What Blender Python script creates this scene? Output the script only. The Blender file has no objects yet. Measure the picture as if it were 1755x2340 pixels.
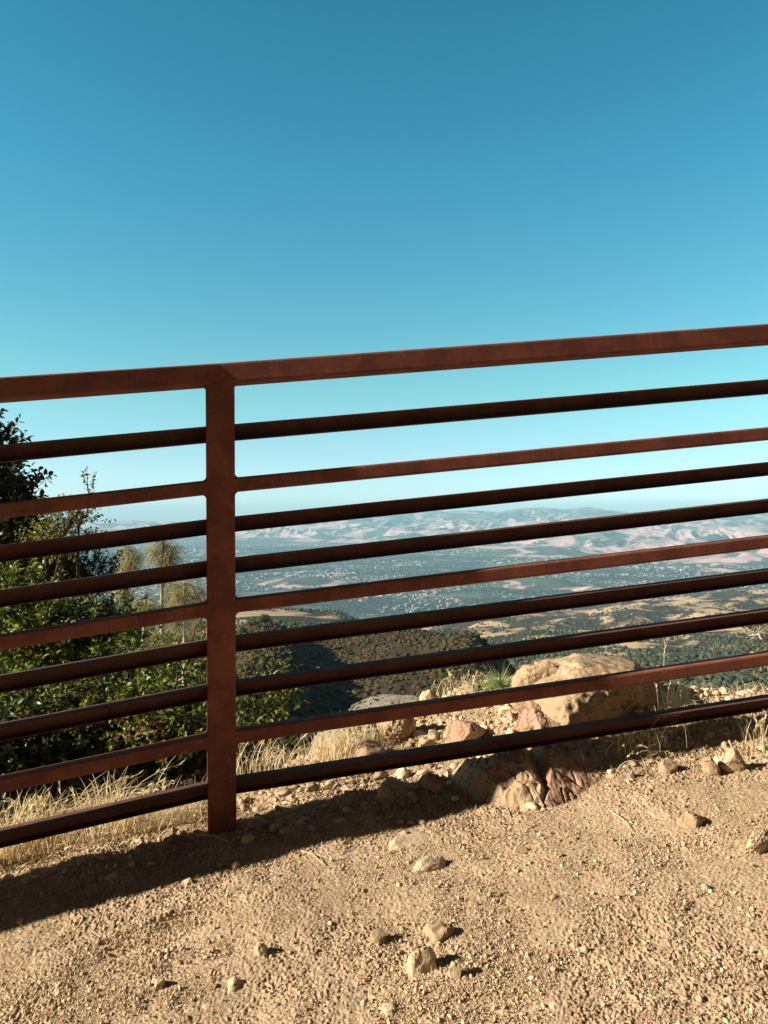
import bpy, bmesh, math, random
import numpy as np
from mathutils import Matrix, Vector

SC = bpy.context.scene
COL = SC.collection
R = math.radians

# ------------------------------------------------------------------ camera
F, CX, CY, ROLL = 1820.0, 877.5, 1170.0, -0.0045
cam_d = bpy.data.cameras.new("camera")
cam_d.sensor_fit = 'VERTICAL'
cam_d.sensor_height = 36.0
cam_d.lens = 36.0 * F / 2340.0
cam_d.clip_start = 0.05
cam_d.clip_end = 120000.0
cam = bpy.data.objects.new("camera", cam_d)
COL.objects.link(cam)
cam.matrix_world = Matrix.Rotation(R(90), 4, 'X') @ Matrix.Rotation(ROLL, 4, 'Z')
SC.camera = cam

# ------------------------------------------------------------------ light
SUN_AZ, SUN_EL = 12.7, 24.5          # travel direction: to the right, a little away
world = bpy.data.worlds.new("World")
SC.world = world
world.use_nodes = True
wn = world.node_tree
bg = wn.nodes['Background']
bg.inputs[1].default_value = 0.05
sky = wn.nodes.new('ShaderNodeTexSky')
sky.sky_type = 'NISHITA'
sky.sun_disc = False
sky.sun_elevation = R(SUN_EL)
sky.sun_rotation = R(270.0 - SUN_AZ)
sky.altitude = 900.0
tc = wn.nodes.new('ShaderNodeTexCoord')
sx = wn.nodes.new('ShaderNodeSeparateXYZ')
asn = wn.nodes.new('ShaderNodeMath'); asn.operation = 'ARCSINE'
mul = wn.nodes.new('ShaderNodeMath'); mul.operation = 'MULTIPLY'; mul.inputs[1].default_value = 2.0 / math.pi
ramp = wn.nodes.new('ShaderNodeValToRGB')
wn.links.new(tc.outputs['Generated'], sx.inputs[0])
wn.links.new(sx.outputs[2], asn.inputs[0])
wn.links.new(asn.outputs[0], mul.inputs[0])
wn.links.new(mul.outputs[0], ramp.inputs[0])
# the tint of the air by height above the horizon (degrees, rgb)
SKY_TINT = [(0, (1.55, 2.10, 2.85)), (0.8, (1.45, 2.02, 2.7)), (1.8, (1.28, 1.82, 2.35)), (4.1, (1.14, 1.62, 1.82)), (8.1, (1.0, 1.76, 1.52)),
            (14.2, (0.75, 1.75, 1.58)), (22.7, (0.49, 1.73, 1.68)), (32.3, (0.33, 1.55, 1.48)), (44, (0.40, 0.45, 0.30)), (90, (0.40, 0.22, 0.10))]
cr = ramp.color_ramp
while len(cr.elements) < len(SKY_TINT):
    cr.elements.new(0.5)
for e, (deg, c) in zip(cr.elements, SKY_TINT):
    e.position = deg / 90.0
for e, (deg, c) in zip(cr.elements, SKY_TINT):
    e.color = (c[0] / 4.0, c[1] / 4.0, c[2] / 4.0, 1)
vm = wn.nodes.new('ShaderNodeVectorMath'); vm.operation = 'MULTIPLY'
vs = wn.nodes.new('ShaderNodeVectorMath'); vs.operation = 'SCALE'; vs.inputs['Scale'].default_value = 4.0
wn.links.new(sky.outputs[0], vm.inputs[0])
# towards the sun and overhead the sky is toned down and warmer than the clear teal over the valley
side = wn.nodes.new('ShaderNodeMapRange'); side.interpolation_type = 'SMOOTHSTEP'
side.inputs[1].default_value = -0.15; side.inputs[2].default_value = 0.45
wn.links.new(sx.outputs[1], side.inputs[0])
smx = wn.nodes.new('ShaderNodeMix'); smx.data_type = 'RGBA'
smx.inputs[6].default_value = (0.34 / 4.0, 0.18 / 4.0, 0.115 / 4.0, 1)
wn.links.new(side.outputs[0], smx.inputs[0]); wn.links.new(ramp.outputs[0], smx.inputs[7])
wn.links.new(smx.outputs[2], vm.inputs[1])
wn.links.new(vm.outputs[0], vs.inputs[0])
wn.links.new(vs.outputs[0], bg.inputs[0])

sun_d = bpy.data.lights.new("sun", 'SUN')
sun_d.energy = 5.0
sun_d.angle = R(0.5)
sun_d.color = (1.0, 0.95, 0.85)
sun = bpy.data.objects.new("sun", sun_d)
COL.objects.link(sun)
sdir = Vector((math.cos(R(SUN_AZ)) * math.cos(R(SUN_EL)), math.sin(R(SUN_AZ)) * math.cos(R(SUN_EL)), -math.sin(R(SUN_EL))))
sun.rotation_euler = sdir.to_track_quat('-Z', 'Y').to_euler()

SC.view_settings.view_transform = 'Standard'
SC.view_settings.look = 'None'
SC.view_settings.exposure = 1.0
SC.view_settings.gamma = 1.0
SC.render.engine = 'CYCLES'
SC.cycles.use_denoising = True
SC.cycles.max_bounces = 6
SC.cycles.diffuse_bounces = 3
SC.cycles.transparent_max_bounces = 8
SC.cycles.volume_bounces = 0
SC.cycles.sample_clamp_indirect = 6.0

# ------------------------------------------------------------------ helpers
rng = np.random.default_rng(11)
CRo, SRo = math.cos(ROLL), math.sin(ROLL)


def ray(px, py):
    u, w = (px - CX) / F, (CY - py) / F
    return u * CRo - w * SRo, u * SRo + w * CRo


def at(px, py, depth):
    a, b = ray(px, py)
    return np.array([a * depth, depth, b * depth])


def _hash(ix, iy, iz, seed):
    h = (ix.astype(np.int64) * 374761393 + iy.astype(np.int64) * 668265263 + iz.astype(np.int64) * 2147483647 + seed * 974634777) & 0xFFFFFFFF
    h = ((h ^ (h >> 13)) * 1274126177) & 0xFFFFFFFF
    h = (h ^ (h >> 16))
    h = (h * 2246822519) & 0xFFFFFFFF
    return (h ^ (h >> 15)) & 0xFFFF


_ANG = np.arange(65536) / 65536.0 * 2 * np.pi
_GC, _GS = np.cos(_ANG).astype(np.float32), np.sin(_ANG).astype(np.float32)


def noise2(x, y, seed=0):
    x = np.asarray(x, dtype=np.float64); y = np.asarray(y, dtype=np.float64)
    x, y = np.broadcast_arrays(x, y)
    ix, iy = np.floor(x).astype(np.int64), np.floor(y).astype(np.int64)
    fx, fy = x - ix, y - iy
    z0 = np.zeros_like(ix)
    def g(dx, dy):
        h = _hash(ix + dx, iy + dy, z0, seed)
        return _GC[h] * (fx - dx) + _GS[h] * (fy - dy)
    u = fx * fx * fx * (fx * (fx * 6 - 15) + 10); v = fy * fy * fy * (fy * (fy * 6 - 15) + 10)
    a = g(0, 0); b = g(1, 0); c = g(0, 1); d = g(1, 1)
    return (a + u * (b - a) + v * ((c + u * (d - c)) - (a + u * (b - a)))) * 1.5


def fbm2(x, y, seed=0, oct=4, gain=0.5, lac=2.03):
    s = 0.0; a = 1.0
    for o in range(oct):
        s = s + a * noise2(x * lac ** o + 17.3 * o, y * lac ** o - 9.1 * o, seed + o)
        a *= gain
    return s


def noise3(p, seed=0):
    ip = np.floor(p).astype(np.int64); f = p - ip
    w = f * f * f * (f * (f * 6 - 15) + 10)
    res = 0.0
    for dx in (0, 1):
        for dy in (0, 1):
            for dz in (0, 1):
                h = _hash(ip[:, 0] + dx, ip[:, 1] + dy, ip[:, 2] + dz, seed)
                val = h / 32768.0 - 1.0
                wx = w[:, 0] if dx else 1 - w[:, 0]; wy = w[:, 1] if dy else 1 - w[:, 1]; wz = w[:, 2] if dz else 1 - w[:, 2]
                res = res + val * wx * wy * wz
    return res


def unit(v): return v / (np.linalg.norm(v, axis=-1, keepdims=True) + 1e-9)


def smooth(a, b, x):
    t = np.clip((x - a) / (b - a), 0, 1)
    return t * t * (3 - 2 * t)


def mesh_np(name, verts, tris=None, quads=None, smooth_shade=False):
    me = bpy.data.meshes.new(name)
    verts = np.ascontiguousarray(verts, dtype=np.float32)
    parts, starts, totals, n = [], [], [], 0
    for arr, k in ((tris, 3), (quads, 4)):
        if arr is not None and len(arr):
            arr = np.asarray(arr, dtype=np.int32)
            parts.append(arr.ravel())
            starts.append(np.arange(len(arr), dtype=np.int32) * k + n)
            totals.append(np.full(len(arr), k, dtype=np.int32))
            n += len(arr) * k
    li = np.concatenate(parts); st = np.concatenate(starts); to = np.concatenate(totals)
    me.vertices.add(len(verts)); me.vertices.foreach_set('co', verts.ravel())
    me.loops.add(n); me.loops.foreach_set('vertex_index', li)
    me.polygons.add(len(st)); me.polygons.foreach_set('loop_start', st); me.polygons.foreach_set('loop_total', to)
    if smooth_shade:
        me.polygons.foreach_set('use_smooth', np.ones(len(st), dtype=bool))
    me.update(calc_edges=True)
    return me


def link(name, me, mat=None, parent=None, loc=(0, 0, 0)):
    o = bpy.data.objects.new(name, me)
    COL.objects.link(o)
    if mat is not None and me is not None and len(me.materials) == 0:
        me.materials.append(mat)
    o.location = [float(v) for v in loc]
    if parent is not None:
        o.parent = parent
    return o


def tag(o, label=None, cat=None, group=None, kind=None):
    if label: o['label'] = label
    if cat: o['category'] = cat
    if group: o['group'] = group
    if kind: o['kind'] = kind
    return o


def thing(name, loc, label, cat, group=None):
    o = bpy.data.objects.new(name, None)
    COL.objects.link(o)
    o.empty_display_size = 0.1
    o.location = [float(v) for v in loc]
    return tag(o, label, cat, group)


def ico(n):
    bm = bmesh.new()
    bmesh.ops.create_icosphere(bm, subdivisions=n, radius=1.0)
    bm.verts.ensure_lookup_table()
    v = np.array([x.co[:] for x in bm.verts]); f = np.array([[q.index for q in p.verts] for p in bm.faces])
    bm.free()
    return v, f


ICO = {n: ico(n) for n in (1, 2, 3, 4, 5, 6)}


def rot_z(a):
    c, s = math.cos(a), math.sin(a)
    return np.array([[c, -s, 0], [s, c, 0], [0, 0, 1]])


def rand_rots(n, g):
    q = g.normal(size=(n, 4)); q /= np.linalg.norm(q, axis=1)[:, None]
    w, x, y, z = q.T
    return np.stack([np.stack([1 - 2 * (y * y + z * z), 2 * (x * y - z * w), 2 * (x * z + y * w)], 1),
                     np.stack([2 * (x * y + z * w), 1 - 2 * (x * x + z * z), 2 * (y * z - x * w)], 1),
                     np.stack([2 * (x * z - y * w), 2 * (y * z + x * w), 1 - 2 * (x * x + y * y)], 1)], 1)


def scatter(bases, faces, pos, rots, scales, which):
    """join many copies of a few small shapes into one vertex and face list"""
    V, T, n = [], [], 0
    for k, b in enumerate(bases):
        idx = np.nonzero(which == k)[0]
        if not len(idx): continue
        p = b[None] * scales[idx][:, None, :]
        p = np.einsum('nij,nvj->nvi', rots[idx], p) + pos[idx][:, None, :]
        V.append(p.reshape(-1, 3))
        T.append((faces[None] + (np.arange(len(idx)) * len(b))[:, None, None]).reshape(-1, faces.shape[1]) + n)
        n += len(idx) * len(b)
    return np.concatenate(V), np.concatenate(T)


def ribbons(P, W, nrm):
    """P (n,k,3) centre lines, W (n,k) widths, nrm (n,3) side vectors -> verts, quads"""
    n, k, _ = P.shape
    side = nrm[:, None, :] * (W * 0.5)[:, :, None]
    V = np.stack([P - side, P + side], 2).reshape(n * k * 2, 3)
    b = (np.arange(n) * k * 2)[:, None] + (np.arange(k - 1) * 2)[None]
    q = np.stack([b, b + 1, b + 3, b + 2], -1).reshape(-1, 4)
    return V, q


def tubes(paths, sides=6):
    V, Q, n = [], [], 0
    for pts, rads in paths:
        pts = np.asarray(pts, float); k = len(pts)
        rads = np.broadcast_to(np.asarray(rads, float), (k,)) if np.ndim(rads) == 0 or len(np.atleast_1d(rads)) == k else np.linspace(rads[0], rads[1], k)
        t = np.gradient(pts, axis=0); t /= np.linalg.norm(t, axis=1)[:, None] + 1e-9
        ref = np.array([0.31, 0.2, 0.93]) if abs(t[:, 2]).mean() < 0.8 else np.array([0.95, 0.3, 0.1])
        a = np.cross(t, ref); a /= np.linalg.norm(a, axis=1)[:, None] + 1e-9
        b = np.cross(t, a)
        th = np.arange(sides) / sides * 2 * np.pi
        ring = pts[:, None] + rads[:, None, None] * (np.cos(th)[None, :, None] * a[:, None] + np.sin(th)[None, :, None] * b[:, None])
        V.append(ring.reshape(-1, 3))
        i = np.arange(k - 1)[:, None] * sides; j = np.arange(sides)[None]; j2 = (j + 1) % sides
        Q.append(np.stack([i + j, i + j2, i + sides + j2, i + sides + j], -1).reshape(-1, 4) + n)
        n += k * sides
    return np.concatenate(V), np.concatenate(Q)


# ------------------------------------------------------------------ materials
def new_mat(name):
    m = bpy.data.materials.new(name); m.use_nodes = True
    nt = m.node_tree
    return m, nt, nt.nodes['Principled BSDF']


def N(nt, kind, **kw):
    n = nt.nodes.new(kind)
    for k, v in kw.items():
        setattr(n, k, v)
    return n


def tex_noise(nt, coord, scale, detail=6, rough=0.6, dist=0.0):
    t = N(nt, 'ShaderNodeTexNoise')
    t.inputs['Scale'].default_value = scale; t.inputs['Detail'].default_value = detail
    t.inputs['Roughness'].default_value = rough; t.inputs['Distortion'].default_value = dist
    nt.links.new(coord, t.inputs['Vector'])
    return t.outputs['Fac']


def mixc(nt, fac, a, b):
    m = N(nt, 'ShaderNodeMix', data_type='RGBA')
    if isinstance(fac, float): m.inputs[0].default_value = fac
    else: nt.links.new(fac, m.inputs[0])
    for i, c in ((6, a), (7, b)):
        if isinstance(c, tuple): m.inputs[i].default_value = (*c, 1)
        else: nt.links.new(c, m.inputs[i])
    return m.outputs[2]


def rmp(nt, fac, lo, hi, a=0.0, b=1.0):
    m = N(nt, 'ShaderNodeMapRange'); m.interpolation_type = 'SMOOTHSTEP'
    nt.links.new(fac, m.inputs[0])
    m.inputs[1].default_value = lo; m.inputs[2].default_value = hi; m.inputs[3].default_value = a; m.inputs[4].default_value = b
    return m.outputs[0]


def bump(nt, bs, height, strength, dist):
    b = N(nt, 'ShaderNodeBump'); b.inputs['Strength'].default_value = strength; b.inputs['Distance'].default_value = dist
    nt.links.new(height, b.inputs['Height']); nt.links.new(b.outputs[0], bs.inputs['Normal'])


def geo_pos(nt): return N(nt, 'ShaderNodeNewGeometry').outputs['Position']
def obj_pos(nt): return N(nt, 'ShaderNodeTexCoord').outputs['Object']
def island(nt): return N(nt, 'ShaderNodeNewGeometry').outputs['Random Per Island']


def mat_dirt(name='dirt', c1=(0.455, 0.318, 0.188), c2=(0.355, 0.240, 0.138), c3=(0.56, 0.41, 0.255)):
    m, nt, bs = new_mat(name); p = geo_pos(nt)
    a = mixc(nt, rmp(nt, tex_noise(nt, p, 3.0), 0.35, 0.65), c1, c2)
    b = mixc(nt, rmp(nt, tex_noise(nt, p, 60.0, 5), 0.5, 0.72), a, c3)
    c = mixc(nt, rmp(nt, tex_noise(nt, p, 300.0, 3), 0.55, 0.75, 0, 0.5), b, c2)
    nt.links.new(c, bs.inputs['Base Color']); bs.inputs['Roughness'].default_value = 0.95
    bs.inputs['Specular IOR Level'].default_value = 0.15
    bump(nt, bs, tex_noise(nt, p, 450.0, 5, 0.7), 0.6, 0.0016)
    return m


def mat_rock(name, c1, c2, c3, scale=14.0, bstr=0.7, bdist=0.006):
    m, nt, bs = new_mat(name); p = geo_pos(nt)
    a = mixc(nt, rmp(nt, tex_noise(nt, p, scale, 8, 0.65, 0.6), 0.35, 0.66), c1, c2)
    b = mixc(nt, rmp(nt, tex_noise(nt, p, scale * 4.3, 6, 0.6), 0.54, 0.68), a, c3)
    vo = N(nt, 'ShaderNodeTexVoronoi'); vo.feature = 'DISTANCE_TO_EDGE'; vo.inputs['Scale'].default_value = scale * 0.8
    wp = N(nt, 'ShaderNodeTexNoise'); wp.inputs['Scale'].default_value = scale * 0.9; wp.inputs['Detail'].default_value = 6; nt.links.new(p, wp.inputs['Vector'])
    wm = N(nt, 'ShaderNodeMix', data_type='RGBA'); wm.inputs[0].default_value = 0.16; nt.links.new(p, wm.inputs[6]); nt.links.new(wp.outputs['Color'], wm.inputs[7])
    nt.links.new(wm.outputs[2], vo.inputs['Vector'])
    b = mixc(nt, rmp(nt, vo.outputs['Distance'], 0.0, 0.035, 0.75, 0.0), b, (c3[0] * 0.4, c3[1] * 0.38, c3[2] * 0.38))
    b = mixc(nt, rmp(nt, tex_noise(nt, p, scale * 16, 4, 0.6), 0.56, 0.70, 0, 0.55), b, (c1[0] * 1.25, c1[1] * 1.28, c1[2] * 1.3))
    nt.links.new(b, bs.inputs['Base Color']); bs.inputs['Roughness'].default_value = 0.9
    bs.inputs['Specular IOR Level'].default_value = 0.2
    bump(nt, bs, tex_noise(nt, p, scale * 6, 8, 0.72), bstr, bdist)
    return m


def mat_island(name, cols, rough=0.8, transl=0.0, spec=0.3):
    """colour by random number per loose piece; optional light passing through thin leaves"""
    m, nt, bs = new_mat(name)
    r = N(nt, 'ShaderNodeValToRGB'); el = r.color_ramp.elements
    while len(el) < len(cols): el.new(0.5)
    for e, (ps, c) in zip(el, cols): e.position = ps
    for e, (ps, c) in zip(el, cols): e.color = (*c, 1)
    nt.links.new(island(nt), r.inputs[0])
    nt.links.new(r.outputs[0], bs.inputs['Base Color']); bs.inputs['Roughness'].default_value = rough
    bs.inputs['Specular IOR Level'].default_value = spec
    if transl:
        t = N(nt, 'ShaderNodeBsdfTranslucent'); mx = N(nt, 'ShaderNodeMixShader'); mx.inputs[0].default_value = transl
        hs = N(nt, 'ShaderNodeHueSaturation'); hs.inputs['Value'].default_value = 1.5; hs.inputs['Saturation'].default_value = 1.1
        nt.links.new(r.outputs[0], hs.inputs['Color']); nt.links.new(hs.outputs[0], t.inputs[0])
        nt.links.new(bs.outputs[0], mx.inputs[1]); nt.links.new(t.outputs[0], mx.inputs[2])
        nt.links.new(mx.outputs[0], nt.nodes['Material Output'].inputs[0])
    return m


def mat_rust(name='rust_brown_steel', c1=(0.175, 0.060, 0.044), c2=(0.245, 0.086, 0.054), c3=(0.36, 0.14, 0.07)):
    m, nt, bs = new_mat(name); p = geo_pos(nt)
    a = mixc(nt, rmp(nt, tex_noise(nt, p, 9.0, 6, 0.6, 0.4), 0.4, 0.62), c1, c2)
    b = mixc(nt, rmp(nt, tex_noise(nt, p, 55.0, 6, 0.65), 0.56, 0.70, 0, 0.6), a, c3)
    mp = N(nt, 'ShaderNodeMapping'); mp.inputs['Scale'].default_value = (1, 1, 0.08); nt.links.new(p, mp.inputs[0])
    b = mixc(nt, rmp(nt, tex_noise(nt, mp.outputs[0], 120.0, 4, 0.6), 0.58, 0.74, 0, 0.55), b, (0.10, 0.036, 0.026))
    c = mixc(nt, rmp(nt, tex_noise(nt, p, 160.0, 4, 0.6), 0.60, 0.72, 0, 0.6), b, (0.07, 0.028, 0.02))
    nt.links.new(c, bs.inputs['Base Color'])
    nt.links.new(rmp(nt, tex_noise(nt, p, 40.0, 5), 0.3, 0.7, 0.72, 0.95), bs.inputs['Roughness'])
    bs.inputs['Specular IOR Level'].default_value = 0.12
    bump(nt, bs, tex_noise(nt, p, 260.0, 6, 0.65), 0.5, 0.001)
    return m


M = {}
M['dirt'] = mat_dirt()
M['rust'] = mat_rust()
M['scale'] = mat_rust('brown_rolled_steel', (0.100, 0.046, 0.034), (0.135, 0.060, 0.042), (0.18, 0.085, 0.055))  # browner, darker copy of the rust: the channels' inner shade put into colour
M['rock'] = mat_rock('tan_rock', (0.46, 0.32, 0.18), (0.36, 0.24, 0.135), (0.30, 0.19, 0.11))
M['rock_pale'] = mat_rock('pale_rock', (0.56, 0.42, 0.25), (0.47, 0.34, 0.20), (0.40, 0.27, 0.16))
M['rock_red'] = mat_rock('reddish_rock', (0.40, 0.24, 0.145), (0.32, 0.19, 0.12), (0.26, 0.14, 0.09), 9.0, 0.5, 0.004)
M['rock_grey'] = mat_rock('lichen_rock', (0.40, 0.33, 0.23), (0.30, 0.25, 0.18), (0.20, 0.17, 0.12), 22.0, 0.9, 0.01)
M['rock_blotch'] = mat_rock('blotched_rock', (0.55, 0.40, 0.24), (0.50, 0.36, 0.21), (0.17, 0.06, 0.04), 9.0)
M['pebble'] = mat_island('pebbles', [(0, (0.32, 0.21, 0.12)), (0.3, (0.44, 0.305, 0.175)), (0.7, (0.54, 0.39, 0.23)), (0.92, (0.68, 0.53, 0.34)), (1, (0.40, 0.25, 0.16))], 0.92, 0, 0.15)
M['leaf'] = mat_island('green_leaves', [(0, (0.035, 0.055, 0.012)), (0.42, (0.095, 0.13, 0.024)), (0.86, (0.28, 0.32, 0.06)), (0.97, (0.32, 0.24, 0.06)), (1, (0.22, 0.08, 0.03))], 0.5, 0.30, 0.35)
M['leaf_dark'] = mat_island('dark_oak_leaves', [(0, (0.028, 0.036, 0.010)), (0.6, (0.045, 0.055, 0.014)), (1, (0.08, 0.08, 0.02))], 0.45, 0.12, 0.4)
M['leaf_yellow'] = mat_island('yellowing_leaves', [(0, (0.09, 0.11, 0.025)), (0.5, (0.20, 0.21, 0.05)), (0.85, (0.28, 0.20, 0.06)), (1, (0.30, 0.12, 0.04))], 0.5, 0.35, 0.4)
M['leaf_dead'] = mat_island('dead_leaves', [(0, (0.20, 0.07, 0.035)), (1, (0.33, 0.15, 0.07))], 0.7, 0.25)
M['bark'] = mat_rock('bark', (0.05, 0.035, 0.026), (0.075, 0.055, 0.042), (0.035, 0.025, 0.018), 60, 0.6, 0.002)
M['bark_pale'] = mat_rock('pale_bark', (0.34, 0.29, 0.24), (0.42, 0.37, 0.31), (0.2, 0.16, 0.13), 60, 0.6, 0.002)
M['needle'] = mat_island('pine_needles', [(0, (0.14, 0.17, 0.065)), (0.5, (0.27, 0.26, 0.10)), (0.8, (0.40, 0.31, 0.13)), (1, (0.46, 0.28, 0.12))], 0.5, 0.3, 0.4)
M['needle_green'] = mat_island('green_needles', [(0, (0.20, 0.26, 0.09)), (0.7, (0.30, 0.36, 0.14)), (1, (0.46, 0.44, 0.22))], 0.5, 0.25, 0.4)
M['straw'] = mat_island('dry_straw', [(0, (0.50, 0.38, 0.21)), (0.5, (0.70, 0.56, 0.33)), (0.85, (0.84, 0.72, 0.47)), (1, (0.40, 0.27, 0.13))], 0.6, 0.35, 0.3)

# ------------------------------------------------------------------ the ground by the railing
PX, PY, PZ = -0.4175, 2.04, -0.816           # foot of the post
A_L, A_R = R(18.73), R(9.144)
S_L, S_R = 0.1206, 0.0986
c12, s12 = math.cos(R(12)), math.sin(R(12))
EDGE = np.array([(-6, 0.2), (-2.5, 1.62), (-1.2, 2.10), (-0.6, 2.32), (-0.36, 2.42), (-0.24, 2.62), (-0.09, 2.85), (0.10, 3.02), (0.4, 3.16), (0.75, 3.1), (1.0, 2.85), (1.2, 2.72), (1.7, 2.86), (2.6, 3.1), (6, 3.8)])


def y_edge(x): return np.interp(x, EDGE[:, 0], EDGE[:, 1])


def H0(x, y):
    """broad shape of the trail edge: a plane rising to the right, breaking off beyond the railing"""
    x = np.asarray(x, float); y = np.asarray(y, float)
    s = (x - PX) * c12 + (y - PY) * s12; d = -(x - PX) * s12 + (y - PY) * c12
    z = PZ + 0.106 * s + np.where(d < 0, 0.06, 0.05) * d
    q = y - y_edge(x) + 0.10 * noise2(x * 3.1, y * 3.1, 5) + 0.04 * noise2(x * 11, y * 11, 6)
    sp = np.where(q > 0.4, q, np.log1p(np.exp(np.clip(q * 22, -40, 40))) / 22)
    z = z - 1.15 * sp
    return z


def H1(x, y):
    """broad shape plus lumps a hand across"""
    x = np.asarray(x, float); y = np.asarray(y, float)
    d = -(x - PX) * s12 + (y - PY) * c12
    berm = np.exp(-((d + 0.02) / 0.13) ** 2)
    z = H0(x, y) + 0.085 * np.exp(-((x - 0.62) / 0.36) ** 2 - ((y - 2.66) / 0.26) ** 2) + 0.010 * noise2(x * 2.2, y * 2.2, 21) + 0.0065 * noise2(x * 6, y * 6, 22) * (1 + berm)
    return z


def ground_at(px, py, lo=1.0, hi=4.5):
    a, b = ray(px, py)
    ds = np.linspace(lo, hi, 3000)
    gap = b * ds - H1(a * ds, ds)
    i = np.nonzero(gap < 0)[0]
    D = ds[i[0]] if len(i) else hi
    return np.array([a * D, D, float(H1(a * D, D))])


def build_ground():
    core = np.linspace(-0.53, 0.53, 900)
    ext = 0.53 + np.cumsum(np.geomspace(0.0016, 0.12, 90))
    tx = np.concatenate([-ext[::-1], core, ext])
    ys = np.concatenate([np.linspace(0.12, 1.1, 60)[:-1], np.arange(1.1, 2.7, 0.0017), np.geomspace(2.7, 9.0, 240)])
    T, Y = np.meshgrid(tx, ys); X = T * Y
    # a wider fan close to the lens so that the ground goes on to the sides
    X = X + np.sign(T) * np.maximum(np.abs(T) - 0.53, 0) * np.maximum(2.5 - Y, 0)
    Z = H1(X, Y)
    d = -(X - PX) * s12 + (Y - PY) * c12
    rough = 1.0 + 1.1 * np.exp(-((d + 0.02) / 0.16) ** 2) + 0.8 * smooth(0.1, 0.4, d)
    trod = smooth(-0.25, 0.55, noise2(X * 2.6, Y * 2.6, 31) + 0.5 * noise2(X * 7, Y * 7, 32))   # trodden smooth in places
    k = rough * (0.42 + 0.55 * trod)
    n1 = noise2(X * 16, Y * 16, 41); n2 = noise2(X * 38, Y * 38, 42); n3 = noise2(X * 85, Y * 85, 43); n4 = noise2(X * 170, Y * 170, 44)
    Z = Z + k * (0.0060 * n1 + 0.0034 * np.abs(n2) + 0.0018 * np.maximum(n3, -0.4) + 0.0044 * n4 + 0.0022 * noise2(X * 330, Y * 330, 46))
    clod = noise2(X * 55 + 2 * n2, Y * 55, 45)
    Z = Z + k * 0.003 * np.maximum(clod - 0.3, 0)
    # boot and tyre scuffs left in the dust
    for (px, py, L, ang, w) in ((300, 2150, 0.10, 0.55, 0.012), (330, 2120, 0.10, 0.55, 0.010), (265, 2180, 0.08, 0.5, 0.012)):
        g = ground_at(px, py); c, s = math.cos(ang), math.sin(ang)
        u = (X - g[0]) * c + (Y - g[1]) * s; v = -(X - g[0]) * s + (Y - g[1]) * c
        Z = Z - 0.009 * np.exp(-(u / L) ** 4) * np.exp(-(v / w) ** 2) + 0.005 * np.exp(-(u / L) ** 4) * np.exp(-((v - 1.6 * w) / w) ** 2)
    nr, nc = X.shape
    V = np.stack([X, Y, Z], -1).reshape(-1, 3)
    i = (np.arange(nr - 1)[:, None] * nc + np.arange(nc - 1)[None]).ravel()
    Q = np.stack([i, i + 1, i + nc + 1, i + nc], 1)
    return link('ground', mesh_np('ground', V, quads=Q, smooth_shade=True), M['dirt'])


tag(build_ground(), 'dusty tan dirt of the trail edge', None, None, 'structure')

# ------------------------------------------------------------------ rolling terrain below, valley floor, mountains
COLX = np.array([-900, -200, 300, 480, 560, 650, 750, 900, 1060, 1250, 1500, 1755, 2600]); COLT = (COLX - CX) / F
LD = [5, 9, 30, 100, 180, 250, 300, 400, 500, 600, 700, 900, 1200, 1500, 1700, 2050, 2300, 3000, 4000, 5000, 6000, 7500, 9500]
TAB = {
    -900: [-3.2, -7, -18, -45, -70, -85, -92, -105, -114, -122, -140, -190, -270, -330, -350, -370, -400, -500, -600, -690, -760, -780, -780],
    -200: [-3.2, -7, -18, -45, -66, -78, -84, -95, -104, -112, -130, -180, -260, -320, -340, -360, -390, -490, -600, -690, -760, -780, -780],
    300: [-3.0, -7, -17, -40, -57, -67, -73, -84, -92, -99, -120, -170, -235, -250, -260, -280, -320, -440, -560, -680, -760, -780, -780],
    480: [-3.0, -7, -16, -38, -54, -62, -68, -79, -87, -92, -115, -165, -210, -222, -232, -246, -290, -420, -560, -690, -760, -780, -780],
    560: [-2.8, -6.5, -15, -36, -52, -60, -66, -77, -84, -86, -112, -165, -208, -222, -230, -244, -285, -420, -560, -690, -760, -780, -780],
    650: [-2.8, -6.2, -14, -35, -51, -60, -66, -77, -84, -88, -115, -168, -212, -226, -233, -246, -285, -420, -560, -690, -760, -780, -780],
    750: [-2.6, -6, -13.5, -34, -51, -60, -66, -76, -84, -90, -118, -175, -222, -234, -238, -252, -290, -420, -560, -690, -760, -780, -780],
    900: [-2.6, -6, -13, -34, -51, -59, -65, -75, -82, -90, -120, -185, -250, -272, -284, -310, -345, -450, -580, -690, -760, -780, -780],
    1060: [-2.6, -6, -13, -33, -50, -59, -65, -73, -83, -102, -132, -195, -255, -285, -305, -335, -360, -425, -530, -640, -740, -780, -780],
    1250: [-2.6, -6, -13, -34, -54, -68, -79, -100, -120, -140, -158, -195, -235, -272, -300, -335, -355, -425, -530, -625, -730, -780, -780],
    1500: [-2.6, -6, -14, -38, -60, -78, -90, -114, -134, -148, -161, -184, -224, -268, -292, -330, -350, -411, -472, -555, -700, -780, -780],
    1755: [-2.6, -6, -14, -38, -60, -78, -90, -112, -132, -146, -158, -180, -218, -258, -282, -318, -338, -390, -438, -484, -620, -760, -780],
    2600: [-2.6, -6, -14, -38, -60, -78, -90, -112, -130, -142, -150, -170, -200, -236, -256, -290, -310, -360, -410, -460, -560, -700, -780],
}
TABLE = np.array([TAB[c] for c in COLX]); LLD = np.log(np.array(LD, float))


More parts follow.
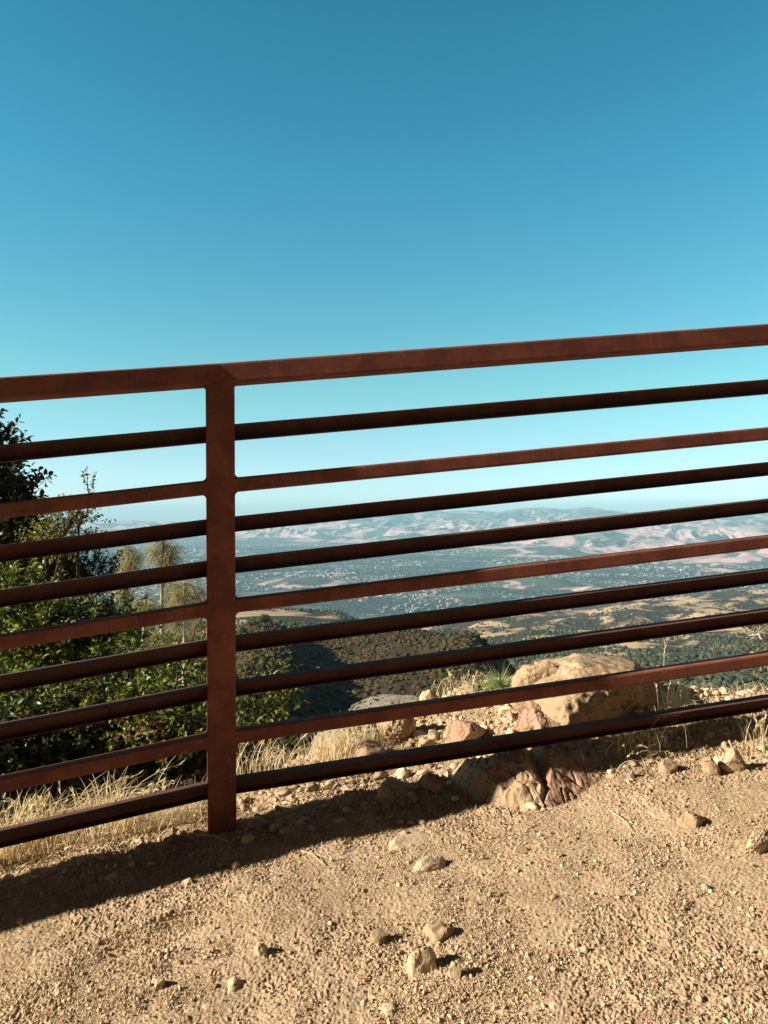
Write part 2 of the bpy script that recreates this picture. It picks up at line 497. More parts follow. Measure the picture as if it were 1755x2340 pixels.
def terrain_z(X, D):
    t = X / D; l = np.log(D)
    j = np.clip(np.searchsorted(COLT, t) - 1, 0, len(COLT) - 2); a = np.clip((t - COLT[j]) / (COLT[j + 1] - COLT[j]), 0, 1); a = a * a * (3 - 2 * a)
    i = np.clip(np.searchsorted(LLD, l) - 1, 0, len(LLD) - 2); b = np.clip((l - LLD[i]) / (LLD[i + 1] - LLD[i]), 0, 1)
    z0 = TABLE[j, i] * (1 - a) + TABLE[j + 1, i] * a; z1 = TABLE[j, i + 1] * (1 - a) + TABLE[j + 1, i + 1] * a
    z = z0 + (z1 - z0) * b
    # spurs and gullies of the near slope: steep flanks away from the sun
    xg = np.interp(D, [150, 255, 430, 560, 700], [-5, -10, -22, -46, -75])
    u = X - xg
    px_, py_ = [-260, -215, -190, -150, -118, -72, -36, 0, 70, 105, 150, 260], [0, 9, -6, 6, 10, -9, 13, -9, 6, 8, -6, 0]
    prof = sum(np.interp(u + o, px_, py_) for o in (-9, -4.5, 0, 4.5, 9)) / 5.0
    win = smooth(130, 230, D) * (1 - smooth(470, 720, D))
    z = z + prof * win * (0.85 + 0.0004 * D)
    z = z + win * 3.0 * noise2(X / 40, D / 60, 71) + win * 1.2 * noise2(X / 14, D / 20, 72)
    # relief of the farther hills
    w2 = smooth(900, 1500, D)
    rid = 1 - np.abs(noise2(X / 420 + 0.25 * noise2(X / 300, D / 300, 80), D / 520, 73)) * 2
    mead = np.exp(-((X - -215) / 190) ** 2 - ((D - 1850) / 330) ** 2)
    right = smooth(0.02, 0.15, t)
    z = z + w2 * (1 - 0.9 * mead) * (rid * (10 + 26 * right * smooth(1800, 3200, D)) - 10 - 12 * right * smooth(1800, 3200, D) + 6 * noise2(X / 130, D / 160, 74) * (0.4 + right) + 2.5 * noise2(X / 50, D / 60, 75))
    return z


def build_terrain():
    tx = np.concatenate([np.linspace(-1.0, -0.56, 60)[:-1], np.linspace(-0.56, 0.56, 760), np.linspace(0.56, 1.0, 60)[1:]])
    D = np.exp(np.linspace(math.log(4.6), math.log(9300), 1000))
    T, Y = np.meshgrid(tx, D); X = T * Y
    Z = terrain_z(X, Y)
    near = 1 - smooth(8, 14, Y)
    Z = Z - near * 1.2
    nr, nc = X.shape
    V = np.stack([X, Y, Z], -1).reshape(-1, 3)
    i = (np.arange(nr - 1)[:, None] * nc + np.arange(nc - 1)[None]).ravel()
    return mesh_np('hillside', V, quads=np.stack([i, i + 1, i + nc + 1, i + nc], 1), smooth_shade=True)


def mat_hill():
    m, nt, bs = new_mat('hill_grass_and_brush'); p = geo_pos(nt)
    sxz = N(nt, 'ShaderNodeSeparateXYZ'); nt.links.new(p, sxz.inputs[0])
    gold = mixc(nt, tex_noise(nt, p, 0.012, 6), (0.50, 0.33, 0.185), (0.40, 0.265, 0.15))
    brush = mixc(nt, rmp(nt, tex_noise(nt, p, 0.15, 5), 0.4, 0.65), (0.038, 0.027, 0.013), (0.064, 0.045, 0.022))
    far = rmp(nt, sxz.outputs[1], 900.0, 1600.0)
    patch = rmp(nt, tex_noise(nt, p, 0.0042, 7, 0.62, 0.8), 0.48, 0.56)
    both = mixc(nt, patch, brush, gold)
    c = mixc(nt, far, brush, both)
    nt.links.new(c, bs.inputs['Base Color']); bs.inputs['Roughness'].default_value = 1.0; bs.inputs['Specular IOR Level'].default_value = 0.05
    return m


M['hill'] = mat_hill()
tag(link('hillside', build_terrain(), M['hill']), None, None, None, 'structure')

ZV = -700.0


def mat_valley():
    m, nt, bs = new_mat('valley_floor'); p = geo_pos(nt)
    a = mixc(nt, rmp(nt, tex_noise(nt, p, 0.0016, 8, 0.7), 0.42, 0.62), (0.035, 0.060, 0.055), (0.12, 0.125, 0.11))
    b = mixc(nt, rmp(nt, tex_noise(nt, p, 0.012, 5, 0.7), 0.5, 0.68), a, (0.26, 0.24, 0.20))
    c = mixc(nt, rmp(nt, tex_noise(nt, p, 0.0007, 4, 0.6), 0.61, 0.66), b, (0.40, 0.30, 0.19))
    nt.links.new(c, bs.inputs['Base Color']); bs.inputs['Roughness'].default_value = 1.0; bs.inputs['Specular IOR Level'].default_value = 0.05
    return m


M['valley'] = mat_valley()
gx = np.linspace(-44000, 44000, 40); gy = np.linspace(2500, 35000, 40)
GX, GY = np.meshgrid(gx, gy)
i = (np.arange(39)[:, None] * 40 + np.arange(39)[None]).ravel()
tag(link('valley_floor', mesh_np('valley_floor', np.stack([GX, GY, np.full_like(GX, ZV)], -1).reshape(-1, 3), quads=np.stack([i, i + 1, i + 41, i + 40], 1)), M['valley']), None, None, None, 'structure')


def mountain_z(X, D):
    t = X / D; px = t * F + CX
    foot = np.interp(px, [-600, 200, 560, 900, 1150, 1400, 1755, 2400], [26000, 25000, 20500, 17000, 14500, 11200, 9800, 9000])
    crest = np.interp(px, [-600, 150, 240, 300, 380, 450, 560, 750, 900, 1035, 1130, 1177, 1201, 1237, 1286, 1346, 1394, 1450, 1600, 1755, 2400],
                      [1212, 1208, 1197, 1190, 1196, 1190, 1182, 1175, 1172, 1169, 1168, 1163, 1162, 1163, 1165, 1161, 1168, 1171, 1174, 1172, 1172])
    top_d = 32000.0
    zt = ((px - CX) / F * SRo + (CY - crest) / F * CRo) * top_d
    e = np.clip((D - foot) / (top_d - foot), -0.2, 1.25)
    base = np.where(e < 0, -30 + 0 * e, (zt - ZV) * np.where(e < 1, 0.35 * e + 0.65 * e ** 2.0, 1 - 2.0 * (e - 1) ** 1.0))
    wx = X + 900 * noise2(X / 2500, D / 2500, 90); wy = D + 900 * noise2(X / 2500 + 7, D / 2500, 91)
    rid = 1 - 2 * np.abs(noise2(wx / 2100, wy / 3200, 92))
    rid2 = 1 - 2 * np.abs(noise2(wx / 800, wy / 1150, 93)); rid3 = 1 - 2 * np.abs(noise2(wx / 300, wy / 420, 94))
    amp = smooth(0.0, 0.25, e) * (1 - 0.75 * smooth(0.75, 0.98, e)) + 0.12 * smooth(0, .05, e)
    z = ZV + base + amp * (170 * rid + 85 * rid2 + 38 * rid3 - 130) * np.where(e > 0, 1, 0)
    # low hills standing in the valley
    for (cx, cy, d, rx, ry, h) in ((1230, 1340, 7600, 430, 420, 62), (1360, 1345, 7000, 200, 260, 34), (690, 1338, 7900, 420, 500, 45), (1250, 1268, 13200, 1150, 900, 85), (1560, 1268, 12600, 900, 800, 105), (1720, 1300, 10800, 700, 600, 90), (1640, 1302, 9300, 380, 300, 30)):
        q = at(cx, cy, d)
        g = np.exp(-(((X - q[0]) / rx) ** 2 + ((D - q[1]) / ry) ** 2))
        z = np.maximum(z, ZV - 30 + (h + 30) * 1.12 * g * (1 + 0.35 * noise2(X / 260, D / 260, 96)))
    return np.maximum(z, ZV - 30)


def build_mountains():
    tx = np.concatenate([np.linspace(-1.0, -0.52, 60)[:-1], np.linspace(-0.52, 0.52, 900), np.linspace(0.52, 1.0, 60)[1:]])
    D = np.concatenate([np.exp(np.linspace(math.log(6200), math.log(20000), 380))[:-1], np.linspace(20000, 35000, 400)])
    T, Y = np.meshgrid(tx, D); X = T * Y
    Z = mountain_z(X, Y)
    nr, nc = X.shape
    V = np.stack([X, Y, Z], -1).reshape(-1, 3)
    i = (np.arange(nr - 1)[:, None] * nc + np.arange(nc - 1)[None]).ravel()
    return mesh_np('mountains', V, quads=np.stack([i, i + 1, i + nc + 1, i + nc], 1), smooth_shade=True)


def mat_mountain():
    m, nt, bs = new_mat('mountain_grass_and_woods'); p = geo_pos(nt)
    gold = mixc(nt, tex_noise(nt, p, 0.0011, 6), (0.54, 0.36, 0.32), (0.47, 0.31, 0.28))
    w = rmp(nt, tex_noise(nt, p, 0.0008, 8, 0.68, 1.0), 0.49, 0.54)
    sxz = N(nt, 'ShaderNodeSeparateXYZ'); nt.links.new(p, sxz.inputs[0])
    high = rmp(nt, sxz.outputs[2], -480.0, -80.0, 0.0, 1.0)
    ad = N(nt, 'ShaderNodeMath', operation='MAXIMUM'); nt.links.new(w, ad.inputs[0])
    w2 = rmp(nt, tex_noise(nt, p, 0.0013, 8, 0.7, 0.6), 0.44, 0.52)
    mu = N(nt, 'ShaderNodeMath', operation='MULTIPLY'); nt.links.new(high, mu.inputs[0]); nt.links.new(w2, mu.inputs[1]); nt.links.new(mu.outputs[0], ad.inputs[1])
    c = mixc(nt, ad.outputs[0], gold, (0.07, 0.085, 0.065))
    nt.links.new(c, bs.inputs['Base Color']); bs.inputs['Roughness'].default_value = 1.0; bs.inputs['Specular IOR Level'].default_value = 0.05
    return m


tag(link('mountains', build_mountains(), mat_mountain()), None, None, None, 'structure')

# ------------------------------------------------------------------ the steel railing
RAIL_Y = [0.3844, 0.2251, 0.0875, -0.0127, -0.12, -0.2251, -0.3239, -0.44, -0.5639, -0.6926]
RAIL_T = [0.0546, 0.0402, 0.0375, 0.0405, 0.0398, 0.0364, 0.0385, 0.0365, 0.0350, 0.0350]
FRONT = [1, 0, 1, 0, 0, 1, 0, 0, 1, 0]


def round_box(d0, d1, v0, v1, r, n=4):
    pts = []
    for cx, cy, a0 in ((d1 - r, v1 - r, 0), (d0 + r, v1 - r, 90), (d0 + r, v0 + r, 180), (d1 - r, v0 + r, 270)):
        for k in range(n + 1):
            a = R(a0 + 90 * k / n); pts.append((cx + r * math.cos(a), cy + r * math.sin(a)))
    return pts


def sweep(profile, ang, slope, t0, t1, k0=0.0, k1=0.0, seg=1):
    pr = np.array(profile); n = len(pr)
    td = np.array([math.cos(ang), math.sin(ang), 0]); dd = np.array([-math.sin(ang), math.cos(ang), 0])
    V = []
    for j in range(seg + 1):
        f = j / seg
        t = (t0 + k0 * pr[:, 0]) * (1 - f) + (t1 + k1 * pr[:, 0]) * f
        V.append(t[:, None] * td + pr[:, 0][:, None] * dd + (pr[:, 1] + t * slope)[:, None] * np.array([0, 0, 1.0]))
    V = np.concatenate(V)
    me = bpy.data.meshes.new('rail')
    faces = [tuple(range(n)), tuple(reversed(range(seg * n, seg * n + n)))]
    for j in range(seg):
        for i in range(n):
            a, b = j * n + i, j * n + (i + 1) % n
            faces.append((a, a + n, b + n, b))
    me.from_pydata([tuple(v) for v in V], [], faces)
    for p in me.polygons: p.use_smooth = False
    me.update()
    bm = bmesh.new(); bm.from_mesh(me); bmesh.ops.recalc_face_normals(bm, faces=bm.faces); bm.to_mesh(me); bm.free()
    return me


def channel(v0, v1, d0, dep, th, short):
    """a rolled channel open to the front: broad flange on top, shorter one below"""
    e = d0 + dep - short
    return [(d0, v1 - 0.0012), (d0 + 0.003, v1), (d0 + dep - 0.004, v1), (d0 + dep - 0.001, v1 - 0.001), (d0 + dep, v1 - 0.004), (d0 + dep, v0 + 0.003), (d0 + dep - 0.003, v0), (e, v0), (e, v0 + 0.0016), (d0 + dep - th, v0 + th + 0.001),
            (d0 + dep - th, v1 - th - 0.005), (d0 + dep - th - 0.005, v1 - th - 0.001), (d0 + 0.002, v1 - 0.0034), (d0, v1 - 0.0026)]


rail_root = thing('railing', (PX, PY, 0), 'rust brown steel railing of ten sloping rails welded to square posts', 'railing')
MIT = math.tan((A_L - A_R) / 2)


def panel(ang, slope, t0, t1, miter0, miter1, inset0, inset1):
    for k in range(10):
        y1, y0 = RAIL_Y[k], RAIL_Y[k] - RAIL_T[k]
        if k == 0:
            link('top_rail', sweep(round_box(0, 0.062, y0, y1, 0.007), ang, slope, t0, t1, miter0, miter1), M['rust'], rail_root)
        elif FRONT[k]:
            link('square_rail', sweep(round_box(0.001, 0.042, y0, y1, 0.006), ang, slope, t0 + inset0, t1 - inset1), M['rust'], rail_root)
        else:
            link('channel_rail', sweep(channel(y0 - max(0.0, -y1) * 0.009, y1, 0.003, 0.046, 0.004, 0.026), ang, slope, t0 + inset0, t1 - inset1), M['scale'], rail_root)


def post(t, ang, slope, foot, off=0.0):
    b = bmesh.new()
    pr = round_box(-0.036, 0.036, 0.0, 0.064, 0.006)
    top = [b.verts.new((x, y - 0.0015, RAIL_Y[0] - RAIL_T[0] + 0.0025 + x * slope)) for x, y in pr]
    bot = [b.verts.new((x, y - 0.0015, foot)) for x, y in pr]
    b.faces.new(top); b.faces.new(list(reversed(bot)))
    for i in range(len(pr)):
        j = (i + 1) % len(pr); b.faces.new((top[i], bot[i], bot[j], top[j]))
    # weld fillets in the corners beside the flat rails
    for k in (0, 2, 5, 8):
        for sd in (-1, 1):
            sl = S_L if sd < 0 else S_R
            for up in ((-1,) if k == 0 else (1, -1)):
                yv = (RAIL_Y[k] if up > 0 else RAIL_Y[k] - RAIL_T[k]) + sd * 0.036 * sl
                q = 0.009
                c = [(sd * 0.0355, yv - up * 0.001), (sd * (0.036 + q), yv + sd * q * sl - up * 0.001), (sd * 0.039, yv + up * 0.0035), (sd * 0.0355, yv + up * q)]
                fr = [b.verts.new((x, 0.004, z)) for x, z in c]; bk = [b.verts.new((x, 0.036, z)) for x, z in c]
                b.faces.new(fr); b.faces.new(list(reversed(bk)))
                for i in range(4):
                    j = (i + 1) % 4; b.faces.new((fr[i], bk[i], bk[j], fr[j]))
    bmesh.ops.recalc_face_normals(b, faces=b.faces)
    me = bpy.data.meshes.new('post'); b.to_mesh(me); b.free()
    o = link('post', me, M['rust'], rail_root, (t * math.cos(off), t * math.sin(off), t * slope))
    o.rotation_euler = (0, 0, ang)
    return o


LEN_L, LEN_R = 2.6, 2.6
panel(A_L, S_L, -LEN_L, 0, 0, MIT, 0.035, 0.028)
panel(A_R, S_R, 0, LEN_R, -MIT, 0, 0.028, 0.035)
post(0, (A_L + A_R) / 2, 0.11, PZ - 0.25)
post(-LEN_L, A_L, S_L, PZ - 0.3, A_L)
post(LEN_R, A_R, S_R, PZ - 0.25, A_R)
# the railing runs on to the left, out of the picture
ext_l = []
_before = set(rail_root.children)
panel(A_L, S_L, -LEN_L - 2.6, -LEN_L, 0, 0, 0.0, 0.035)


# ------------------------------------------------------------------ rocks
def rock_mesh(name, seed, dims, cuts=12, sub=5, amp=0.05, freq=2.5, planes=(), lo=0.5, hi=0.85, fine=0.015, strata=0.035):
    g = np.random.default_rng(seed)
    v, f = ICO[sub]; v = v.copy()
    pl = [(np.array(n, float) / np.linalg.norm(n), d) for n, d in planes]
    for _ in range(cuts):
        n = g.normal(size=3); n /= np.linalg.norm(n); pl.append((n, g.uniform(lo, hi)))
    for n, d in pl:
        e = np.maximum(v @ n - d, 0); v = v - e[:, None] * n * 0.96
    if sub >= 4:
        for _ in range(46 if sub >= 5 else 16):      # chips knocked off the edges
            n = g.normal(size=3); n /= np.linalg.norm(n); h = v @ n; e = np.maximum(h - h.max() * g.uniform(0.86, 0.975), 0); v = v - e[:, None] * n * 0.97
    nn = v / (np.linalg.norm(v, axis=1)[:, None] + 1e-9)
    o = g.uniform(-50, 50, 3)
    dsp = amp * noise3(v * freq + o, seed) + amp * 0.5 * (1 - 2 * np.abs(noise3(v * freq * 2.3 + o, seed + 1)))
    if sub >= 4:
        dsp = dsp + fine * noise3(v * freq * 6 + o, seed + 2) + fine * 0.7 * noise3(v * freq * 13 + o, seed + 3) + fine * 0.4 * noise3(v * freq * 29 + o, seed + 4)
    if sub >= 5:      # bedding: small broken steps across the stone
        ax = unit(np.array([0.25, 0.2, 1.0]) + g.normal(size=3) * 0.25)
        ph = (v @ ax) * 7.5 + 0.9 * noise3(v * 2.2 + o, seed + 6) + 0.35 * noise3(v * 7 + o, seed + 7)
        fr = ph - np.floor(ph)
        dsp = dsp - strata * np.minimum(fr / 0.82, (1 - fr) / 0.18) * (0.6 + 0.6 * noise3(v * 3 + o, seed + 8))
    v = (v + nn * dsp[:, None]) * np.array(dims) * 0.5
    return mesh_np(name, v, tris=f, smooth_shade=False)


def rock(name, label, px, py, w, h, depth=0.8, yaw=0.0, tilt=(0, 0), sink=0.25, mat='rock', seed=1, sub=5, cat='rock', group=None, D=None, **kw):
    p = ground_at(px, py) if D is None else at(px, py, D)
    if cat == 'stone': sink = min(0.7, sink + 0.14); kw.setdefault('strata', 0.012)
    k = p[1] / F
    dims = (w * k, w * k * depth, h * k / (1 - sink))
    o = link(name, rock_mesh(name, seed, dims, sub=sub, **kw), M[mat], None, (p[0], p[1] + dims[1] * 0.35, p[2] + dims[2] * (0.5 - sink)))
    o.rotation_euler = (R(tilt[0]), R(tilt[1]), R(yaw))
    return tag(o, label, cat, group)


PYR = [((-1, -0.4, 0.75), 0.38), ((0.9, -0.5, 0.85), 0.36), ((0.1, 1, 0.8), 0.4), ((-0.1, -1, 0.3), 0.5)]
SLAB = [((0, 0, 1), 0.45), ((1, 0.2, 0.1), 0.75), ((-1, 0.3, 0.2), 0.75), ((0.2, -1, 0.2), 0.7)]
# big ones by the railing
rock('boulder', 'big tan boulder with a flat sunlit crown behind the railing', 1428, 1722, 440, 222, 0.95, 6, (0, 5), 0.2, 'rock', 3, 6, 'boulder', D=2.36,
     cuts=6, amp=0.045, freq=2.6, lo=0.66, hi=0.9, fine=0.018, planes=[((0.05, -0.12, 1), 0.66), ((0.62, -0.3, 0.8), 0.66), ((-0.8, -0.3, 0.6), 0.75), ((0.66, -0.8, 0.22), 0.40), ((0.36, -0.95, 0.03), 0.36)])
rock('boulder', 'rounded tan rock with a dark hollow at the left end of the boulder', 1250, 1632, 160, 116, 0.8, -20, (0, -8), 0.35, 'rock', 8, 6, 'boulder', D=2.50, cuts=6, planes=[((0.45, -0.9, 0.05), 0.42)], amp=0.05, lo=0.66, hi=0.9, fine=0.02)
def ledge_rock(name, label, x0, x1, y0, y1, hfun, mat, n=200, rough=1.0):
    """bedrock breaking out of the dirt: a height above the ground, closed below it"""
    xs, ys = np.linspace(x0, x1, n), np.linspace(y0, y1, n); X, Y = np.meshgrid(xs, ys)
    wx = 0.012 * noise2(X * 22, Y * 22, 401); wy = 0.012 * noise2(X * 22, Y * 22, 402)
    h = hfun(X + wx, Y + wy)
    h = h + (0.4 + 0.6 * rough) * 0.007 * noise2(X * 24, Y * 24, 403) + rough * 0.0045 * (1 - 2 * np.abs(noise2(X * 40, Y * 40, 404))) + 0.0022 * noise2(X * 110, Y * 110, 405)
    cr = np.abs(noise2(X * 9 + 0.6 * noise2(X * 20, Y * 20, 406), Y * 7, 407)); h = h - 0.010 * np.exp(-(cr / 0.035) ** 2)
    edge = np.minimum(np.minimum(X - x0, x1 - X), np.minimum(Y - y0, y1 - Y)); h = np.minimum(h, edge * 1.2 - 0.03)
    h = np.maximum(h, -0.035)
    Z = H1(X, Y) + h
    top = np.stack([X, Y, Z], -1).reshape(-1, 3); bot = np.stack([X, Y, H1(X, Y) - 0.05], -1).reshape(-1, 3)
    i = (np.arange(n - 1)[:, None] * n + np.arange(n - 1)[None]).ravel(); q = np.stack([i, i + 1, i + n + 1, i + n], 1)
    ring = np.concatenate([np.arange(n), np.arange(1, n) * n + n - 1, (n - 1) * n + np.arange(n - 2, -1, -1), np.arange(n - 2, 0, -1) * n]); r2 = np.roll(ring, -1)
    Q = np.concatenate([q, q[:, ::-1] + n * n, np.stack([ring + n * n, r2 + n * n, r2, ring], 1)])
    c = np.array([(x0 + x1) / 2, (y0 + y1) / 2, float(H1((x0 + x1) / 2, (y0 + y1) / 2))])
    return tag(link(name, mesh_np(name, np.concatenate([top, bot]) - c, quads=Q), M[mat], None, c), label, 'rock')


def ridge_x(Y): return 0.402 + 0.10 * (Y - 2.03)


def ridge_h(Y): return np.interp(Y, [1.98, 2.04, 2.12, 2.22, 2.30, 2.42, 2.56, 2.7], [-0.01, 0.045, 0.072, 0.072, 0.062, 0.05, 0.02, -0.02])


def nose_h(X, Y):
    d = ridge_x(Y) - X
    h = ridge_h(Y) * np.where(Y < 2.24, 1, np.interp(Y, [2.24, 2.36], [1, -0.3])) - 0.08 * np.maximum(d, 0) - 1.0 * np.maximum(d - 0.13 - 0.05 * (Y - 2.1) / 0.1, 0) - 3.0 * np.maximum(-d, 0)
    return np.minimum(h, 0.9 * (Y - 1.985 - 0.20 * np.maximum(d - 0.05, 0)))


def slab_h(X, Y):
    d = X - ridge_x(Y)
    return np.minimum(ridge_h(Y) - 0.004 - 0.42 * np.maximum(d, 0) - 3 * np.maximum(-d - 0.004, 0) + 0.10 * np.maximum(Y - 2.1, 0), 0.8 * (Y - 1.985 - 0.42 * np.maximum(d, 0)))


ledge_rock('rock', 'blunt half lit nose of bedrock jutting out under the lowest rail', 0.16, 0.46, 1.96, 2.40, nose_h, 'rock')
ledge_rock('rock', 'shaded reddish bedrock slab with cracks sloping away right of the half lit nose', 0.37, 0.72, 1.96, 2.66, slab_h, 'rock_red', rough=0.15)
rock('rock', 'grey lichen covered slab at the brink beyond the railing', 785, 1768, 230, 118, 0.9, 25, (-10, -24), 0.35, 'rock_grey', 42, 6, 'rock', D=2.5, cuts=9, amp=0.04, planes=[((-0.7, -0.5, 0.6), 0.45)], fine=0.03)
rock('rock', 'flat grey rock topping the brink above the lichen slab', 865, 1655, 230, 36, 1.0, 8, (0, -8), 0.3, 'rock_grey', 43, 6, 'rock', D=2.78, cuts=9, amp=0.06, fine=0.03)
rock('rock', 'small pointed rock standing on the skyline of the brink', 982, 1612, 62, 48, 0.6, 0, (0, 12), 0.2, 'rock_pale', 51, 5, 'rock', D=2.8, cuts=3, planes=PYR, amp=0.05)
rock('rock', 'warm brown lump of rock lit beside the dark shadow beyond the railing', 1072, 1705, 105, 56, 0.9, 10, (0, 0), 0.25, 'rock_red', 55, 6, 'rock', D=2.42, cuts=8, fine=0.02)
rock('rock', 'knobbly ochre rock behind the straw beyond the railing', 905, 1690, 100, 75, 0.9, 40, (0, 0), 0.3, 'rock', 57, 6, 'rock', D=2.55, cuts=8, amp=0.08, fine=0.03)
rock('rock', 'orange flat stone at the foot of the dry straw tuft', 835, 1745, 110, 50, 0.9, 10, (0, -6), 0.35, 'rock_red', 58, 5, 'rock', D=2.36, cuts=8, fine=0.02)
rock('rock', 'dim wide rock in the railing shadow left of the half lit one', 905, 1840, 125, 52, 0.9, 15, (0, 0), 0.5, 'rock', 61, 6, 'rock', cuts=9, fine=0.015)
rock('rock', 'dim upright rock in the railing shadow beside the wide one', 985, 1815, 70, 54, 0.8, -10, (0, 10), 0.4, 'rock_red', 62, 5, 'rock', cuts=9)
rock('rock', 'pyramid shaped pale rock with dark red blotches at the edge of the shade', 1682, 1770, 84, 78, 0.6, 8, (4, 6), 0.15, 'rock_blotch', 71, 6, 'rock', cuts=2, planes=PYR, amp=0.04, fine=0.015)
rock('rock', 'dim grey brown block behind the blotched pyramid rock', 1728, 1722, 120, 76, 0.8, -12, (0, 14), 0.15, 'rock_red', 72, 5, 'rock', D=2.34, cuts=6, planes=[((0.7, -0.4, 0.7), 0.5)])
rock('rock', 'leaning tan slab left of the blotched pyramid rock', 1625, 1778, 42, 62, 0.7, -20, (10, -30), 0.15, 'rock', 73, 5, 'rock', cuts=4, planes=SLAB, amp=0.04)
rock('rock', 'squat pale stone between the leaning slab and the pyramid rock', 1650, 1752, 34, 26, 0.9, 30, (0, 0), 0.25, 'rock_pale', 74, 4, 'stone', cuts=9)
rock('rock', 'small upright grey wedge at the shadow edge', 1446, 1782, 24, 32, 0.8, 10, (0, 8), 0.15, 'rock_grey', 75, 4, 'stone', cuts=3, planes=PYR)
rock('rock', 'dim block of rock at the shadow edge right of the upright wedge', 1535, 1772, 48, 38, 0.9, 0, (0, -6), 0.2, 'rock', 76, 4, 'stone', cuts=9)
rock('rock', 'humped tan stone casting a spiky shadow on the right of the dirt', 1588, 1892, 82, 44, 0.7, 25, (0, -10), 0.3, 'rock', 81, 6, 'stone', cuts=7, fine=0.02, planes=[((-0.7, -0.3, 0.7), 0.45)])
rock('rock', 'ribbed pale rock half out of the frame on the right', 1742, 1952, 110, 60, 0.45, 32, (18, -10), 0.3, 'rock_pale', 83, 6, 'rock', cuts=5, planes=SLAB, fine=0.05, amp=0.06)
# the half buried ones on the trodden dirt
rock('rock', 'diamond shaped flat slab nearly buried in the dirt below the shadow', 948, 1938, 150, 30, 0.75, 45, (5, -3), 0.72, 'rock_pale', 91, 5, 'stone', cuts=4, planes=[((0, 0, 1), 0.5)], amp=0.03)
rock('rock', 'long low ridge of stone below the buried diamond slab', 985, 1990, 110, 26, 0.5, 28, (0, -8), 0.6, 'rock_pale', 92, 5, 'stone', cuts=7)
rock('rock', 'cracked cream rock standing out of the dirt near the bottom', 970, 2234, 98, 74, 0.8, 8, (-6, 8), 0.35, 'rock_pale', 101, 6, 'stone', cuts=6, planes=[((0.1, -1, 0.35), 0.45), ((0.8, -0.2, 0.7), 0.55)], fine=0.02)
rock('rock', 'narrow upright flake split off the cracked cream rock', 1040, 2238, 36, 60, 0.8, -14, (-4, 8), 0.25, 'rock_pale', 102, 5, 'stone', cuts=4, planes=SLAB)
rock('rock', 'crumbled knob of stone just behind the cracked cream rock', 1000, 2150, 90, 34, 0.8, 0, (0, 0), 0.4, 'rock', 103, 5, 'stone', cuts=9, amp=0.1)
rock('rock', 'angular stone left of the cracked cream rock with a black shadow', 866, 2158, 44, 38, 0.8, 20, (0, 0), 0.2, 'rock', 104, 4, 'stone', cuts=10)
rock('rock', 'square pale stone sunk in the dirt at the bottom edge', 890, 2322, 78, 36, 0.7, -4, (0, -4), 0.5, 'rock_pale', 105, 5, 'stone', cuts=6, planes=[((0, 0, 1), 0.5), ((1, 0, 0.1), 0.7)])
rock('rock', 'smooth wedge of pale stone rising from the dirt left of centre', 530, 2270, 100, 40, 0.6, 35, (0, -14), 0.45, 'rock_pale', 106, 5, 'stone', cuts=5, planes=[((-0.6, 0.1, 0.8), 0.35)])
rock('rock', 'sharp pale stone with a long shadow on the lower left dirt', 362, 2262, 34, 24, 0.8, 10, (0, -10), 0.25, 'rock_pale', 107, 4, 'stone', cuts=9)
rock('rock', 'rounded cream stone left of the angular one', 596, 2186, 44, 34, 0.8, 0, (0, 0), 0.4, 'rock_pale', 108, 5, 'stone', cuts=6)
rock('rock', 'flat tan stone just below the shadow on the left', 430, 2024, 34, 16, 0.8, 0, (0, -8), 0.35, 'rock_pale', 109, 4, 'stone', cuts=9)
rock('rock', 'grey cobble in the shadow right of the post foot', 592, 1900, 46, 30, 0.8, 0, (0, 0), 0.35, 'rock_grey', 110, 4, 'stone', cuts=9)
rock('rock', 'small oval stone alone on the right of the lower dirt', 1337, 2180, 20, 16, 0.8, 0, (0, 0), 0.25, 'rock_pale', 111, 4, 'stone', cuts=6)
rock('rock', 'lone round stone with a dark shadow below the leaning slab', 1616, 2038, 22, 16, 0.8, 0, (0, 0), 0.25, 'rock_pale', 112, 4, 'stone', cuts=6)
rock('rock', 'dull stone pushed up in the dirt left of the ribbed rock', 1190, 1952, 44, 20, 0.8, 15, (0, -8), 0.45, 'rock', 113, 4, 'stone', cuts=8)

# loose gravel: the larger bits are stones of their own, the rest one bed
def ground_detail(x, y): return H1(x, y)


stone_meshes = [rock_mesh('stone', 300 + i, (1, 0.8, 0.62), cuts=11, sub=3, amp=0.06, freq=2.0) for i in range(10)]
for sm in stone_meshes: sm.materials.append(M['rock_pale' if random.Random(sm.name).random() < 0.35 else 'rock'])
g = np.random.default_rng(77)
cnt = 0
while cnt < 230:
    px, py = g.uniform(-20, 1775), g.uniform(1720, 2345)
    q = ground_at(px, py)
    d = -(q[0] - PX) * s12 + (q[1] - PY) * c12
    if d > 0.25 or (d < -0.2 and g.random() > 0.55): continue
    s = 0.009 + 0.014 * g.random() ** 2.6
    o = link('stone', stone_meshes[cnt % 10], None, None, (q[0], q[1], q[2] - 0.06 * s))
    o.scale = (s, s, s * g.uniform(0.7, 1.1)); o.rotation_euler = (g.uniform(-.5, .5), g.uniform(-.5, .5), g.uniform(0, 6.28))
    tag(o, 'little loose stone no bigger than a thumb lying among the gravel', 'stone', 'little loose stones on the dirt')
    cnt += 1

